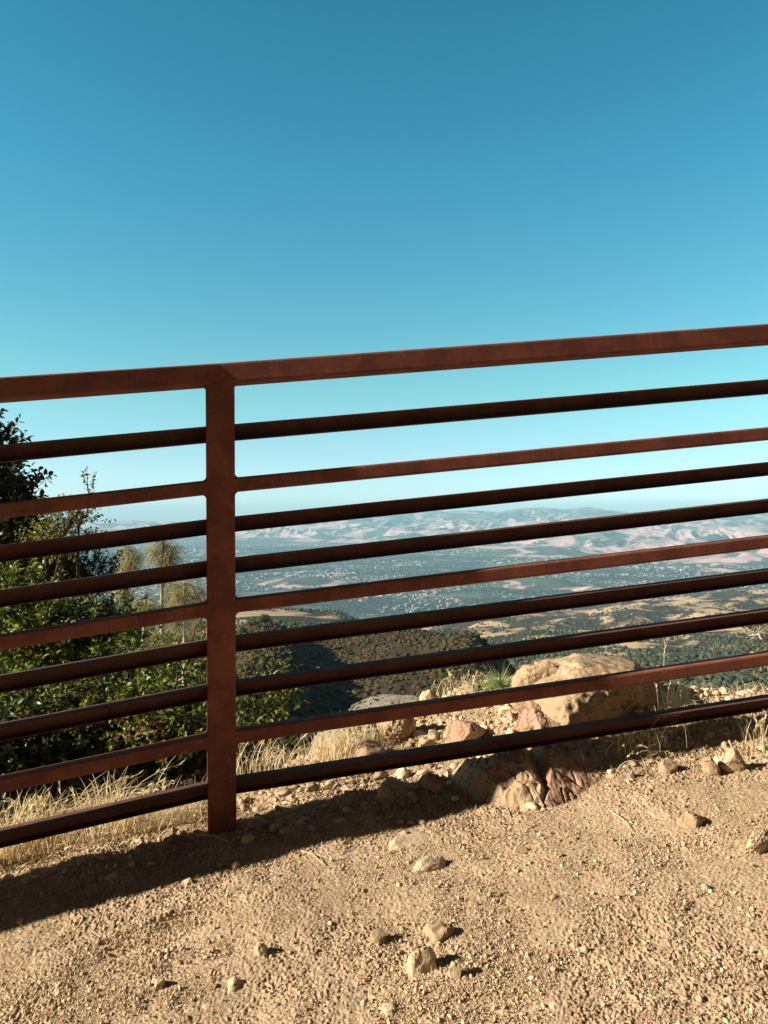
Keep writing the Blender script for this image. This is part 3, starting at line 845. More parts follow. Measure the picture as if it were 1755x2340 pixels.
def gravel():
    g = np.random.default_rng(5)
    bases1 = []
    for i in range(8):
        v, f = ICO[1]; v = v.copy()
        for _ in range(6):
            n = g.normal(size=3); n /= np.linalg.norm(n); e = np.maximum(v @ n - g.uniform(0.35, 0.75), 0); v = v - e[:, None] * n
        bases1.append(v * np.array([1, 0.72, 0.5]))
    V, T, n0 = [], [], 0
    for (n, lo, hi, pw) in ((150000, 0.0008, 0.0028, 1.3), (15000, 0.0022, 0.0085, 3.0)):
        y = 1.12 + (3.0 - 1.12) * g.random(n * 5) ** 1.25
        x = g.uniform(-0.8, 0.8, n * 5) * y
        d = -(x - PX) * s12 + (y - PY) * c12
        dens = 0.07 + 0.93 * smooth(-0.10, 0.75, noise2(x * 3.2, y * 3.2, 51) + 0.9 * noise2(x * 11, y * 11, 52) + 0.5 * noise2(x * 30, y * 30, 53)) + 0.9 * np.exp(-((d + 0.02) / 0.15) ** 2)
        keep = (g.random(n * 5) < dens) & (y < y_edge(x) - 0.02)
        x, y = x[keep][:n], y[keep][:n]; m = len(x)
        s = lo + (hi - lo) * g.random(m) ** pw
        z = H1(x, y) + 0.004 * (0.5 + 0.5 * noise2(x * 38, y * 38, 42)) + 0.0006
        rots = rand_rots(m, g) if True else np.einsum('nij,njk->nik', np.stack([rot_z(a) for a in g.uniform(0, 6.28, m)]), np.eye(3)[None].repeat(m, 0))
        sc = s[:, None] * g.uniform(0.7, 1.3, (m, 3))
        v, t = scatter(bases1, ICO[1][1], np.stack([x, y, z], 1), rots, sc, g.integers(0, 8, m))
        V.append(v); T.append(t + n0); n0 += len(v)
    return mesh_np('gravel', np.concatenate(V), tris=np.concatenate(T))


tag(link('gravel', gravel(), M['pebble']), 'bed of fine tan gravel scattered over the dirt', 'gravel', None, 'stuff')

def rubble():
    """broken stone on the brink beyond the railing and along its foot"""
    g = np.random.default_rng(6)
    bases = []
    for i in range(8):
        v, f = ICO[2]; v = v.copy()
        for _ in range(9):
            n = g.normal(size=3); n /= np.linalg.norm(n); e = np.maximum(v @ n - g.uniform(0.4, 0.8), 0); v = v - e[:, None] * n
        bases.append(v * np.array([1, 0.8, 0.55]))
    n = 9000
    x = g.uniform(-1.3, 1.9, n); y = g.uniform(1.7, 3.2, n)
    d = -(x - PX) * s12 + (y - PY) * c12
    keep = (d > -0.26) & (y < y_edge(x) + 0.12) & (g.random(n) < np.where(d < 0.06, 0.6 * np.exp(-np.maximum(-d - 0.05, 0) / 0.08), 1.0)) & ((x > -0.45) | (d < 0.05))
    x, y = x[keep], y[keep]; m = len(x)
    s = 0.004 + 0.017 * g.random(m) ** 2.2
    rots = rand_rots(m, g); rots = np.where((g.random(m) < 0.4)[:, None, None], rots, np.stack([rot_z(a) for a in g.uniform(0, 6.28, m)]))
    v, t = scatter(bases, ICO[2][1], np.stack([x, y, H1(x, y) + 0.2 * s], 1), rots, s[:, None] * g.uniform(0.7, 1.3, (m, 3)), g.integers(0, 8, m))
    return mesh_np('rubble', v, tris=t)


tag(link('rubble', rubble(), M['pebble']), 'broken brown stone chips along the brink and the foot of the railing', 'rubble', None, 'stuff')

def bank_chunks():
    """hand sized broken pieces bedded in the bank beyond the railing"""
    g = np.random.default_rng(16)
    bases = []
    for i in range(10):
        v, f = ICO[3]; v = v.copy()
        for _ in range(16):
            n = g.normal(size=3); n /= np.linalg.norm(n); e = np.maximum(v @ n - g.uniform(0.35, 0.8), 0); v = v - e[:, None] * n
        v = v * (1 + 0.05 * noise3(v * 5 + i * 7.0, 900 + i))[:, None]
        bases.append(v * np.array([1, 0.8, 0.6]))
    n = 1500
    x = g.uniform(-0.3, 1.6, n); y = g.uniform(2.15, 3.15, n); d = -(x - PX) * s12 + (y - PY) * c12
    keep = (d > 0.06) & (y < y_edge(x) + 0.05) & (g.random(n) < 0.25 + 0.75 * smooth(-.2, .4, noise2(x * 5, y * 5, 171))) & (x < 1.0 + 0.6 * g.random(n))
    x, y = x[keep], y[keep]; m = len(x); s = 0.010 + 0.030 * g.random(m) ** 2.4
    rots = rand_rots(m, g)
    v, t = scatter(bases, ICO[3][1], np.stack([x, y, H1(x, y) + 0.05 * s], 1), rots, s[:, None] * g.uniform(.75, 1.25, (m, 3)), g.integers(0, 10, m))
    return mesh_np('bank_rubble', v, tris=t)


tag(link('bank_rubble', bank_chunks(), M['pebble']), 'coarse broken rock bedded in the sunlit bank beyond the railing', 'rubble', None, 'stuff')

# ------------------------------------------------------------------ leaves, shrubs, pines, grass
def leaf_batch(pos, along, up, L, W):
    """folded leaves with a pointed tip: six faces each"""
    n = len(pos)
    along = along / (np.linalg.norm(along, axis=1)[:, None] + 1e-9)
    side = np.cross(along, up); side /= np.linalg.norm(side, axis=1)[:, None] + 1e-9
    nr = np.cross(side, along)
    def p(a, b, c): return pos + along * (L * a)[:, None] + side * (W * b)[:, None] + nr * (W * c)[:, None]
    o = np.ones(n)
    pts = [p(o * 0, o * 0, o * 0), p(o * .36, o * 0, o * -.10), p(o * .72, o * 0, o * -.16), p(o, o * 0, o * -.34),
           p(o * .30, o * .46, o * .14), p(o * .70, o * .36, o * .05), p(o * .30, o * -.46, o * .14), p(o * .70, o * -.36, o * .05)]
    V = np.stack(pts, 1).reshape(-1, 3); b = (np.arange(n) * 8)[:, None]
    T = np.concatenate([b + np.array(q) for q in ((0, 1, 4), (2, 3, 5), (0, 6, 1), (2, 7, 3))])
    Q = np.concatenate([b + np.array(q) for q in ((1, 2, 5, 4), (1, 6, 7, 2))])
    return V, T, Q


def shrub(name, label, cat, base, blobs, leafmat, leaf=(0.026, 0.014), bark='bark', seed=1, group=None, dead=0, dead_at=None, per=13, twig=0.11):
    """blobs: (centre, radii, clusters). Branches run from the base to each blob, twigs fan out from them, leaves sit along the twigs."""
    g = np.random.default_rng(seed)
    base = np.array(base, float)
    root = thing(name, base, label, cat, group)
    paths, LP, LA, LU, LS = [], [], [], [], []
    for c, r, ncl in blobs:
        c = np.array(c, float); r = np.array(r, float)
        mid = base * 0.5 + c * 0.5 + g.normal(size=3) * 0.08 * np.linalg.norm(c - base)
        paths.append(([base, base * .7 + mid * .3 + g.normal(size=3) * .02, mid, mid * .45 + c * .55 + g.normal(size=3) * .03, c], (0.014, 0.005)))
        limbs = []
        for k in range(max(3, ncl // 12)):
            u = unit(g.normal(size=3)); e = c + u * r * 0.7
            limbs.append((c, e)); paths.append(([c, c * .5 + e * .5 + g.normal(size=3) * 0.03 * r.mean() * 3, e], (0.005, 0.0022)))
        for k in range(ncl):
            u = unit(g.normal(size=3)) * g.random() ** 0.28
            s = c + u * r * (0.82 + 0.22 * g.random())
            ax = unit(u * 0.9 + np.array([0, 0, 0.55]) + g.normal(size=3) * 0.45)
            tl = twig * g.uniform(0.6, 1.35)
            a, b = limbs[g.integers(len(limbs))]
            near = a + (b - a) * g.random()
            mids = s + ax * tl * 0.5 + g.normal(size=3) * tl * 0.07
            tip = s + ax * tl + np.array([0, 0, -0.08 * tl])
            if g.random() < 0.4: paths.append(([near, near * .5 + s * .5 + g.normal(size=3) * 0.015, s, mids, tip], (0.0022, 0.0007)))
            else: paths.append(([s, mids, tip], (0.0016, 0.0006)))
            m = per + int(g.integers(-3, 4)); f = np.linspace(0.05, 1.0, m)
            P = s + ax * (f * tl)[:, None] + g.normal(size=(m, 3)) * 0.004
            ph = np.arange(m) * 2.4 + g.random() * 6
            e1 = unit(np.cross(ax, [0.3, 0.2, 0.9])); e2 = np.cross(ax, e1)
            out = np.cos(ph)[:, None] * e1 + np.sin(ph)[:, None] * e2
            LP.append(P); LA.append(unit(out * 0.9 + ax * 0.55 + g.normal(size=(m, 3)) * 0.3)); LU.append(unit(np.array([0, 0, 1.0]) + ax * 0.2 + g.normal(size=(m, 3)) * 0.55))
            LS.append(leaf[0] * g.uniform(0.6, 1.25, m))
    P, A, U, S = map(np.concatenate, (LP, LA, LU, LS))
    V, T, Q = leaf_batch(P - base, A, U, S, S * leaf[1] / leaf[0])
    link('crown', mesh_np('crown', V, T, Q), M[leafmat], root)
    V, Q = tubes([(np.array(p) - base, rr) for p, rr in paths], 5)
    link('branches', mesh_np('branches', V, quads=Q, smooth_shade=True), M[bark], root)
    if dead:
        V, T, Q = [], [], []
        c = np.array(dead_at); P = c + g.normal(size=(dead, 3)) * np.array([.05, .05, .035])
        V, T, Q = leaf_batch(P - base, unit(g.normal(size=(dead, 3))), unit(g.normal(size=(dead, 3))), np.full(dead, 0.026), np.full(dead, 0.015))
        o = link('dead_leaves', mesh_np('dead_leaves', V, T, Q), M['leaf_dead'], root)
        o['label'] = 'withered rust red leaves'
    return root


def ctr(px, py, D): return at(px, py, D)


k = 1 / F
shrub('tall_shrub', 'tall dark leaved scrub oak at the left edge rising above the second rail', 'shrub', at(-190, 1900, 4.0),
      [(at(-75, 1060, 3.9), (100 * k * 4, .18, 95 * k * 4), 170), (at(-20, 1130, 3.8), (95 * k * 4, .18, 80 * k * 4), 190), (at(-60, 1230, 3.8), (110 * k * 4, .22, 80 * k * 4), 120),
       (at(30, 1225, 3.7), (60 * k * 4, .12, 34 * k * 4), 100), (at(60, 1300, 3.7), (90 * k * 4, .14, 45 * k * 4), 130), (at(-8, 1020, 3.9), (36 * k * 4, .08, 24 * k * 4), 22)], 'leaf_dark', (0.034, 0.021), seed=3, per=14)
shrub('yellowing_shrub', 'thin yellowing shrub with see through twigs standing against the sky beside the dark oak', 'shrub', at(70, 1800, 3.9),
      [(at(140, 1215, 3.35), (50 * k * 3.4, .1, 42 * k * 3.4), 62), (at(180, 1190, 3.35), (34 * k * 3.4, .08, 28 * k * 3.4), 26), (at(205, 1130, 3.35), (16 * k * 3.4, .05, 26 * k * 3.4), 6), (at(105, 1245, 3.35), (30 * k * 3.4, .08, 36 * k * 3.4), 26)], 'leaf_yellow', (0.015, 0.0105), seed=4, per=14, twig=0.09)
shrub('small_leaved_shrub', 'dark shrub with tiny leaves showing sky through it just left of the pines', 'shrub', at(150, 1850, 3.8),
      [(at(190, 1310, 3.8), (75 * k * 4, .12, 42 * k * 4), 85), (at(235, 1320, 3.8), (32 * k * 4, .08, 36 * k * 4), 30), (at(120, 1330, 3.8), (70 * k * 4, .12, 40 * k * 4), 60)], 'leaf_dark', (0.018, 0.012), seed=5, per=10, twig=0.09)
shrub('green_shrub', 'bright green leafy shrub filling the left side between the middle rails', 'shrub', at(40, 1950, 3.4),
      [(at(20, 1370, 3.3), (90 * k * 3.3, .16, 50 * k * 3.3), 95), (at(120, 1425, 3.3), (120 * k * 3.3, .18, 52 * k * 3.3), 130), (at(250, 1440, 3.35), (70 * k * 3.3, .14, 50 * k * 3.3), 75), (at(30, 1480, 3.2), (110 * k * 3.3, .16, 60 * k * 3.3), 110),
       (at(180, 1520, 3.25), (120 * k * 3.3, .16, 50 * k * 3.3), 110)], 'leaf', (0.026, 0.0145), seed=6, per=15)
shrub('dark_green_shrub', 'shaded green shrub low behind the dry grass with a patch of rust red leaves', 'shrub', at(260, 2050, 3.1),
      [(at(330, 1560, 3.1), (110 * k * 3.1, .15, 55 * k * 3.1), 90), (at(210, 1610, 3.0), (130 * k * 3.1, .15, 50 * k * 3.1), 80), (at(60, 1610, 3.0), (100 * k * 3.1, .15, 60 * k * 3.1), 70), (at(390, 1645, 2.85), (85 * k * 3, .12, 42 * k * 3), 75), (at(440, 1580, 3.0), (60 * k * 3, .1, 60 * k * 3), 50),
       (at(150, 1690, 2.95), (140 * k * 3, .12, 40 * k * 3), 50), (at(380, 1720, 2.9), (110 * k * 3, .12, 40 * k * 3), 40)], 'leaf', (0.023, 0.013), seed=7, per=13, dead=70, dead_at=at(318, 1655, 2.78))
shrub('undergrowth_shrub', 'dark matted undergrowth shrub in the gloom right behind the dry grass', 'shrub', at(150, 2150, 3.3),
      [(at(-20, 1740, 2.75), (110 * k * 2.8, .12, 85 * k * 2.8), 110), (at(-20, 1830, 2.7), (110 * k * 2.8, .1, 60 * k * 2.8), 60), (at(120, 1770, 2.85), (110 * k * 2.8, .12, 85 * k * 2.8), 120), (at(250, 1770, 2.9), (110 * k * 2.9, .12, 80 * k * 2.9), 110), (at(380, 1760, 2.95), (90 * k * 3, .12, 70 * k * 3), 90), (at(500, 1750, 3.05), (80 * k * 3.1, .1, 60 * k * 3.1), 50),
       (at(80, 1640, 3.35), (150 * k * 3.3, .1, 60 * k * 3.3), 70), (at(300, 1660, 3.35), (150 * k * 3.3, .1, 60 * k * 3.3), 70), (at(470, 1660, 3.3), (80 * k * 3.3, .1, 60 * k * 3.3), 45), (at(580, 1760, 2.95), (60 * k * 3, .08, 50 * k * 3), 26)], 'leaf_dark', (0.036, 0.023), seed=17, per=13)
shrub('glossy_shrub', 'small glossy green shrub peeping out right of the post', 'shrub', at(585, 2000, 2.95),
      [(at(560, 1610, 2.85), (46 * k * 2.8, .08, 40 * k * 2.8), 34), (at(612, 1625, 2.85), (38 * k * 2.8, .08, 48 * k * 2.8), 34), (at(650, 1600, 2.9), (22 * k * 2.8, .05, 24 * k * 2.8), 8), (at(580, 1690, 2.85), (80 * k * 2.8, .08, 40 * k * 2.8), 26)], 'leaf', (0.026, 0.012), seed=8, per=10)
shrub('twiggy_shrub', 'pale twiggy shrub with small yellow leaves reaching in from the right edge', 'shrub', at(1960, 1700, 3.2),
      [(at(1790, 1465, 3.0), (55 * k * 3, .08, 30 * k * 3), 26), (at(1735, 1450, 3.0), (40 * k * 3, .06, 14 * k * 3), 9), (at(1780, 1560, 3.0), (48 * k * 3, .07, 40 * k * 3), 22), (at(1760, 1515, 3.0), (38 * k * 3, .06, 18 * k * 3), 8)], 'leaf_yellow', (0.017, 0.009), 'bark_pale', seed=9, per=16, twig=0.08)


def tuft(c, axis, n, L, spread, droop, g, w=0.0034, span=0.7):
    """needles growing out of a shoot of length span * L, bending down under their weight"""
    axis = unit(np.array(axis, float))
    u = unit(g.normal(size=(n, 3))); u = unit(u - (u @ axis)[:, None] * axis * 0.7)
    o = g.uniform(-0.5, 0.5, n)
    d = unit(axis * ((1 - spread) * (0.7 + 1.2 * np.maximum(o, 0)))[:, None] + u * spread)
    st = np.array(c) + axis * (o * L * span)[:, None]
    ln = L * g.uniform(0.7, 1.1, n)
    pts = [st]
    for k in range(5):
        pts.append(pts[-1] + unit(d + np.array([0, 0, -1.0]) * droop * (0.3 + k * 0.55)) * (ln / 5)[:, None])
    W = np.ones((n, 1)) * w * np.array([0.8, 1, 1, 0.9, 0.6, 0.15])
    sd = unit(np.cross(d, g.normal(size=(n, 3))))
    return ribbons(np.stack(pts, 1), W, sd)


def pine(name, label, base, top, tufts, seed, mat='needle', trunk_r=0.03, bend=0.0):
    g = np.random.default_rng(seed)
    base = np.array(base); top = np.array(top)
    root = thing(name, base, label, 'pine tree')
    f = np.linspace(0, 1, 9)[:, None]
    tr = base * (1 - f) + top * f + np.array([1, 0, 0]) * bend * np.sin(f * np.pi) + g.normal(size=(9, 3)) * 0.008
    V, Q = tubes([(tr - base, np.linspace(trunk_r, 0.008, 9))], 8)
    link('trunk', mesh_np('trunk', V, quads=Q, smooth_shade=True), M['bark_pale'], root)
    br, NV, NQ, n0 = [], [], [], 0
    for tf in tufts:
        c, axis, n, L, spread, droop = tf[:6]; sp = tf[6] if len(tf) > 6 else 0.7
        c = np.array(c)
        i = np.argmin(np.abs(tr[:, 2] - (c[2] - 0.06)))
        br.append(([tr[i] - base, tr[i] * .4 + c * .6 - base + g.normal(size=3) * .01 + [0, 0, -0.03], c - base], (0.009, 0.006)))
        v, q = tuft(c - base, axis, n, L, spread, droop, g, span=sp)
        NV.append(v); NQ.append(q + n0); n0 += len(v)
    V, Q = tubes(br, 6)
    link('branches', mesh_np('branches', V, quads=Q, smooth_shade=True), M['bark_pale'], root)
    link('needles', mesh_np('needles', np.concatenate(NV), quads=np.concatenate(NQ)), M[mat], root)


D = 6.0
pine('pine_tree', 'young grey pine with a shaggy golden brown tuft left of the thin white trunk', at(285, 1760, D), at(292, 1255, D),
     [(at(290, 1288, D), (0.05, 0, 1), 430, 0.17, 0.62, 0.9, 1.5), (at(305, 1290, D), (0.3, 0, 0.9), 220, 0.17, 0.6, 0.8, 1.0), (at(278, 1335, D), (-0.05, -0.1, 1), 330, 0.15, 0.55, 1.3, 1.0), (at(290, 1395, D), (0, 0, 1), 90, 0.12, 0.5, 1.2, 0.6)], 21)
pine('pine_tree', 'tallest young pine with a slender whitish trunk and a drooping needle top', at(352, 1800, D - .2), at(374, 1236, D - .2),
     [(at(374, 1268, D - .2), (0, 0, 1), 420, 0.17, 0.62, 0.8, 1.4), (at(390, 1275, D - .2), (0.35, 0, 0.9), 220, 0.17, 0.6, 0.8, 1.0), (at(350, 1262, D - .2), (-0.7, 0, 0.6), 90, 0.16, 0.55, 0.5, 0.6), (at(372, 1310, D - .2), (0, -0.1, 1), 240, 0.14, 0.55, 1.3, 0.8),
      (at(392, 1360, D - .2), (0.45, 0, 0.6), 190, 0.17, 0.6, 0.9, 0.9), (at(360, 1455, D - .2), (-0.8, -0.3, 0.2), 120, 0.11, 0.75, 0.2, 0.5), (at(398, 1465, D - .2), (0.7, -0.3, 0.3), 140, 0.12, 0.75, 0.2, 0.5)], 22, trunk_r=0.026, bend=0.02)
pine('pine_tree', 'shorter young pine nearest the post with spreading yellowish needles', at(418, 1800, D - .4), at(424, 1336, D - .4),
     [(at(424, 1352, D - .4), (0, 0, 1), 200, 0.16, 0.75, 0.45, 0.8), (at(422, 1385, D - .4), (0, 0, 1), 160, 0.14, 0.6, 1.2, 0.6), (at(404, 1360, D - .4), (-0.7, 0, 0.4), 80, 0.15, 0.7, 0.4), (at(450, 1360, D - .4), (0.7, 0, 0.5), 100, 0.15, 0.7, 0.4), (at(404, 1425, D - .4), (-0.6, -.3, 0.3), 110, 0.13, 0.7, 0.5), (at(446, 1430, D - .4), (0.6, -0.3, 0.3), 130, 0.13, 0.7, 0.4), (at(466, 1378, D - .4), (0.6, 0, 0.4), 80, 0.14, 0.7, 0.3)], 23, trunk_r=0.024)
pine('pine_tree', 'low young pine with loose needles between the golden tuft and the white trunk', at(318, 1800, D - .3), at(332, 1368, D - .3),
     [(at(332, 1378, D - .3), (0, 0, 1), 120, 0.14, 0.75, 0.4), (at(318, 1390, D - .3), (-0.5, 0, 0.5), 70, 0.13, 0.7, 0.5), (at(350, 1394, D - .3), (0.5, 0, 0.5), 70, 0.13, 0.7, 0.5)], 24)
for nm, px, py, dd, n, L, lab in ((1, 1142, 1568, 2.95, 700, 0.105, 'bright green ball of pine needles on the brink behind the eighth rail'), (2, 1094, 1575, 2.95, 260, 0.075, 'smaller bluish pine seedling left of the needle ball'), (3, 1068, 1558, 3.1, 80, 0.06, 'dark tip of a seedling behind the dry grass on the brink')):
    g = np.random.default_rng(30 + nm); b = at(px, py + 26, dd); c = at(px, py, dd)
    root = thing('pine_seedling', b, lab, 'seedling')
    V, Q = tuft(c - b + np.array([0, 0, -0.02]), (0.05, 0, 1), n, L, 0.72, 0.12, g, 0.0015)
    link('needles', mesh_np('needles', V, quads=Q), M['needle_green'], root)
    V, Q = tubes([([np.zeros(3) - [0, 0, 0.05], (c - b) * 0.6, c - b + np.array([0, 0, 0.03])], (0.006, 0.003))], 6)
    link('stem', mesh_np('stem', V, quads=Q), M['bark'], root)


def blades(roots, heights, lean, g, w=0.0024, curl=0.5, heads=0.3, off=None):
    n = len(roots)
    az = g.uniform(0, 2 * np.pi, n); d = np.stack([np.cos(az), np.sin(az) * 0.6, np.zeros(n)], 1) + np.asarray(lean)
    f = np.linspace(0, 1, 6)
    b = g.uniform(0.15, 0.6, n) * curl / 0.5
    P = roots[:, None] + np.array([0, 0, 1.0]) * (heights[:, None] * (f - b[:, None] * 0.45 * f ** 3))[..., None] + d[:, None] * (heights[:, None] * b[:, None] * f ** 1.8)[..., None]
    W = w * g.uniform(0.6, 1.3, (n, 1)) * np.array([1, 1, .9, .75, .5, .12])
    V, Q = ribbons(P, W, unit(np.stack([np.cos(az + 1.57), np.sin(az + 1.57), np.zeros(n)], 1) + g.normal(size=(n, 3)) * .5))
    # seed heads: a few bristly spikelets along the tip
    hi = np.nonzero(g.random(n) < heads)[0]
    if len(hi):
        reps = 9
        ii = np.repeat(hi, reps); ff = np.tile(np.linspace(0.72, 1.0, reps), len(hi))
        k0 = np.minimum((ff * 5).astype(int), 4); fr = ff * 5 - k0
        s = P[ii, k0] * (1 - fr)[:, None] + P[ii, k0 + 1] * fr[:, None]
        tdir = unit(P[ii, 5] - P[ii, 4]); o = unit(tdir + g.normal(size=(len(ii), 3)) * 0.42)
        ln = heights[ii] * g.uniform(.07, .13, len(ii))
        pp = s[:, None] + o[:, None] * (ln[:, None] * np.array([0, .5, 1]))[..., None]
        v2, q2 = ribbons(pp, w * np.ones((len(ii), 1)) * np.array([.7, 1.3, .1]), unit(np.cross(o, g.normal(size=(len(ii), 3)))))
        Q = np.concatenate([Q, q2 + len(V)]); V = np.concatenate([V, v2])
    return V, Q


def on_ground(x, y): return np.stack([x, y, H1(x, y) - 0.005], 1)


g = np.random.default_rng(91)
# the dry grass strip behind the left panel
t = g.uniform(-2.2, 0.10, 9000); d = 0.085 + 0.27 * g.random(9000) ** 1.1
x = PX + t * math.cos(A_L) - d * math.sin(A_L); y = PY + t * math.sin(A_L) + d * math.cos(A_L)
keep = (g.random(9000) < 0.22 + 0.70 * smooth(0.0, .4, noise2(x * 9, y * 9, 66))) & (t < -0.04 - 0.2 * (d > 0.2))
x, y = x[keep], y[keep]
clump = noise2(x * 6, y * 6, 67)
h = np.clip(0.06 + 0.10 * g.random(len(x)) ** 1.3 + 0.08 * np.maximum(clump, 0), 0.03, 0.3)
h = np.where(g.random(len(x)) < 0.07, h + 0.11 * g.random(len(x)), h)
V, Q = blades(on_ground(x, y), h, (0.35, 0.25, 0), g, 0.0025, 0.75, 0.16)
n2 = 2600
t2 = g.uniform(-2.2, 0.1, n2); d2 = 0.0 + 0.3 * g.random(n2); x2 = PX + t2 * math.cos(A_L) - d2 * math.sin(A_L); y2 = PY + t2 * math.sin(A_L) + d2 * math.cos(A_L)
V2, Q2 = blades(on_ground(x2, y2) + [0, 0, 0.006], np.full(n2, 0.02) * g.uniform(.6, 1.6, n2), (0.3, 0, 0), g, 0.0022, 1.6, 0.0)
tag(link('dry_grass', mesh_np('dry_grass', np.concatenate([V, V2]), quads=np.concatenate([Q, Q2 + len(V)])), M['straw']), 'strip of bleached dry grass behind the left part of the railing', 'grass', None, 'stuff')

# litter of straw on the brink to the right and over the boulder
n = 2600
x = g.uniform(0.15, 1.9, n); y = g.uniform(2.3, 3.1, n); keep = (y < y_edge(x) + 0.05) & ((x > 0.75) | (y > y_edge(x) - 0.25)) & (g.random(n) < 0.4 + 0.6 * smooth(-.2, .3, noise2(x * 8, y * 8, 68)))
x, y = x[keep], y[keep]
V, Q = blades(on_ground(x, y) + [0, 0, 0.008], g.uniform(0.015, 0.055, len(x)), (0.3, 0, 0), g, 0.0022, 1.3, 0.05)
tag(link('straw_litter', mesh_np('straw_litter', V, quads=Q), M['straw']), 'short broken straw littering the brink on the right', 'straw', None, 'stuff')


def grass_tuft(label, px, py, D, n, spread, hlo, hhi, lean=(0.1, 0, 0), heads=0.3, curl=0.5, seed=0, w=0.0022, name='grass_tuft', cat='grass tuft'):
    g = np.random.default_rng(500 + seed)
    b = ground_at(px, py) if D is None else at(px, py, D)
    r = g.normal(size=(n, 3)) * np.array([spread, spread * 0.7, 0])
    r[:, 2] = -0.01
    V, Q = blades(r, g.uniform(hlo, hhi, n), lean, g, w, curl, heads)
    return tag(link(name, mesh_np(name, V, quads=Q), M['straw'], None, b), label, cat)


grass_tuft('tuft of dry grass at the foot of the dark bush right of the post', 575, 1768, 2.2, 60, 0.045, 0.06, 0.17, (0.15, 0, 0), .3, .6, 1)
grass_tuft('drooping pale grass spilling over the brink right of the post', 640, 1748, 2.35, 70, 0.05, 0.04, 0.10, (0.1, 0, 0), .2, 1.0, 2)
grass_tuft('golden straw clump growing up the lichen slab', 765, 1735, 2.42, 190, 0.045, 0.06, 0.15, (0.12, 0, 0), .2, .4, 3)
grass_tuft('thin golden straw right of the lichen slab', 830, 1705, 2.5, 90, 0.035, 0.05, 0.13, (0.15, 0, 0), .2, .4, 4)
grass_tuft('feathery seed grass on the skyline left of the pine seedlings', 1050, 1590, 2.9, 60, 0.045, 0.05, 0.125, (0.1, 0, 0), .6, .5, 5)
grass_tuft('low dry grass between the needle ball and the boulder', 1190, 1590, 2.85, 110, 0.07, 0.02, 0.06, (0.3, 0, 0), .2, 1.0, 6)
grass_tuft('thatch of dead grass lying over the crown of the boulder', 1350, 1545, 2.5, 150, 0.10, 0.012, 0.035, (0.2, 0, 0), .1, 1.5, 7)
grass_tuft('bleached grass hanging down the right flank of the boulder', 1548, 1625, 2.35, 110, 0.022, 0.05, 0.12, (0.05, 0, 0), .3, .5, 8)
grass_tuft('golden mossy straw in the shade before the boulder', 1450, 1690, 2.3, 160, 0.06, 0.02, 0.07, (0.1, 0, 0), .4, .9, 9)
grass_tuft('wiry dead grass in the railing shadow under the lowest rail on the right', 1470, 1740, None, 40, 0.06, 0.03, 0.10, (-0.1, 0, 0), .2, 1.2, 10)
grass_tuft('upright dry grass catching sun at the right edge under the lowest rail', 1738, 1720, None, 26, 0.02, 0.07, 0.15, (-0.1, 0, 0), .5, .4, 11)
grass_tuft('tall seed stalk leaning right on the brink near the right edge', 1612, 1660, 2.4, 1, 0.008, 0.26, 0.30, (0.5, 0, 0), 1, .35, 12, 0.003, 'grass_stalk', 'grass stalk')
grass_tuft('lone straight stalk standing behind the boulder against the dark woods', 1515, 1590, 2.6, 1, 0.006, 0.18, 0.2, (-0.1, 0, 0), .5, .15, 13, 0.0026, 'grass_stalk', 'grass stalk')
grass_tuft('crossed straws leaning on the right flank of the boulder', 1508, 1690, 2.28, 9, 0.05, 0.08, 0.14, (0, 0, 0), .2, .9, 14)
grass_tuft('short bristly stubble along the skyline of the right brink', 1680, 1612, 2.75, 120, 0.16, 0.02, 0.06, (0.1, 0, 0), .4, .7, 15)

# a dried flower head in the shade, straws and a curled leaf on the dirt
b = at(1200, 1730, 2.36); root = thing('dried_flower', b, 'dried flower on a thin stem standing in the shade left of the boulder', 'flower')
V, Q = tubes([([np.array([0, 0, -.04]), np.array([0.001, 0, .05]), np.array([0.003, 0, .085])], (0.0022, 0.0016))], 6)
link('stem', mesh_np('stem', V, quads=Q), M['straw'], root)
g = np.random.default_rng(8); V, Q = tuft((0.003, 0, .085), (0, 0, 1), 90, 0.02, 0.7, -0.1, g, 0.0014)
link('flower_head', mesh_np('flower_head', V, quads=Q), M['straw'], root)


def straw_piece(label, p0, p1, r=0.0016, sag=0.004, mat='straw'):
    a = ground_at(*p0); b = ground_at(*p1); a[2] += 0.006; b[2] += 0.006
    m = (a + b) / 2 + np.array([0.004, 0.003, sag])
    V, Q = tubes([([np.zeros(3), (m - a) * .5 + [0, 0, .001], m - a, b - a], (r, r * 0.6))], 6)
    tag(link('straw', mesh_np('straw', V, quads=Q), M[mat], None, a), label, 'straw')


straw_piece('long pale straw lying on the sunlit dirt right of the middle', (1392, 1858), (1445, 1905))
straw_piece('bent straw lying on the dirt just below the railing shadow', (688, 1950), (740, 1982))
straw_piece('straw sticking out of the shade edge near the upright wedge stone', (1490, 1738), (1536, 1782))
straw_piece('thin straw on the dark dirt left of the post', (130, 1938), (205, 1920))
straw_piece('pair of short straws beside the foot of the post', (460, 1914), (522, 1930))
straw_piece('straw laid against the foot of the blotched pyramid rock', (1660, 1748), (1712, 1768))
straw_piece('brown twig at the tip of the shadow left of the half lit rock', (1035, 1866), (1068, 1848), 0.002, 0.003, 'bark')
b = ground_at(410, 1930); n = 9
u = np.linspace(-1, 1, n)
Vl = np.concatenate([np.stack([u * .042, s * .011 * (1 - u ** 2) ** .5 + 0 * u, .012 - .006 * u ** 2 + .006 * (s != 0) + 0 * u], 1) for s in (-1, 0, 1)])
Ql = np.array([(r * n + c, r * n + c + 1, (r + 1) * n + c + 1, (r + 1) * n + c) for r in (0, 1) for c in range(n - 1)])
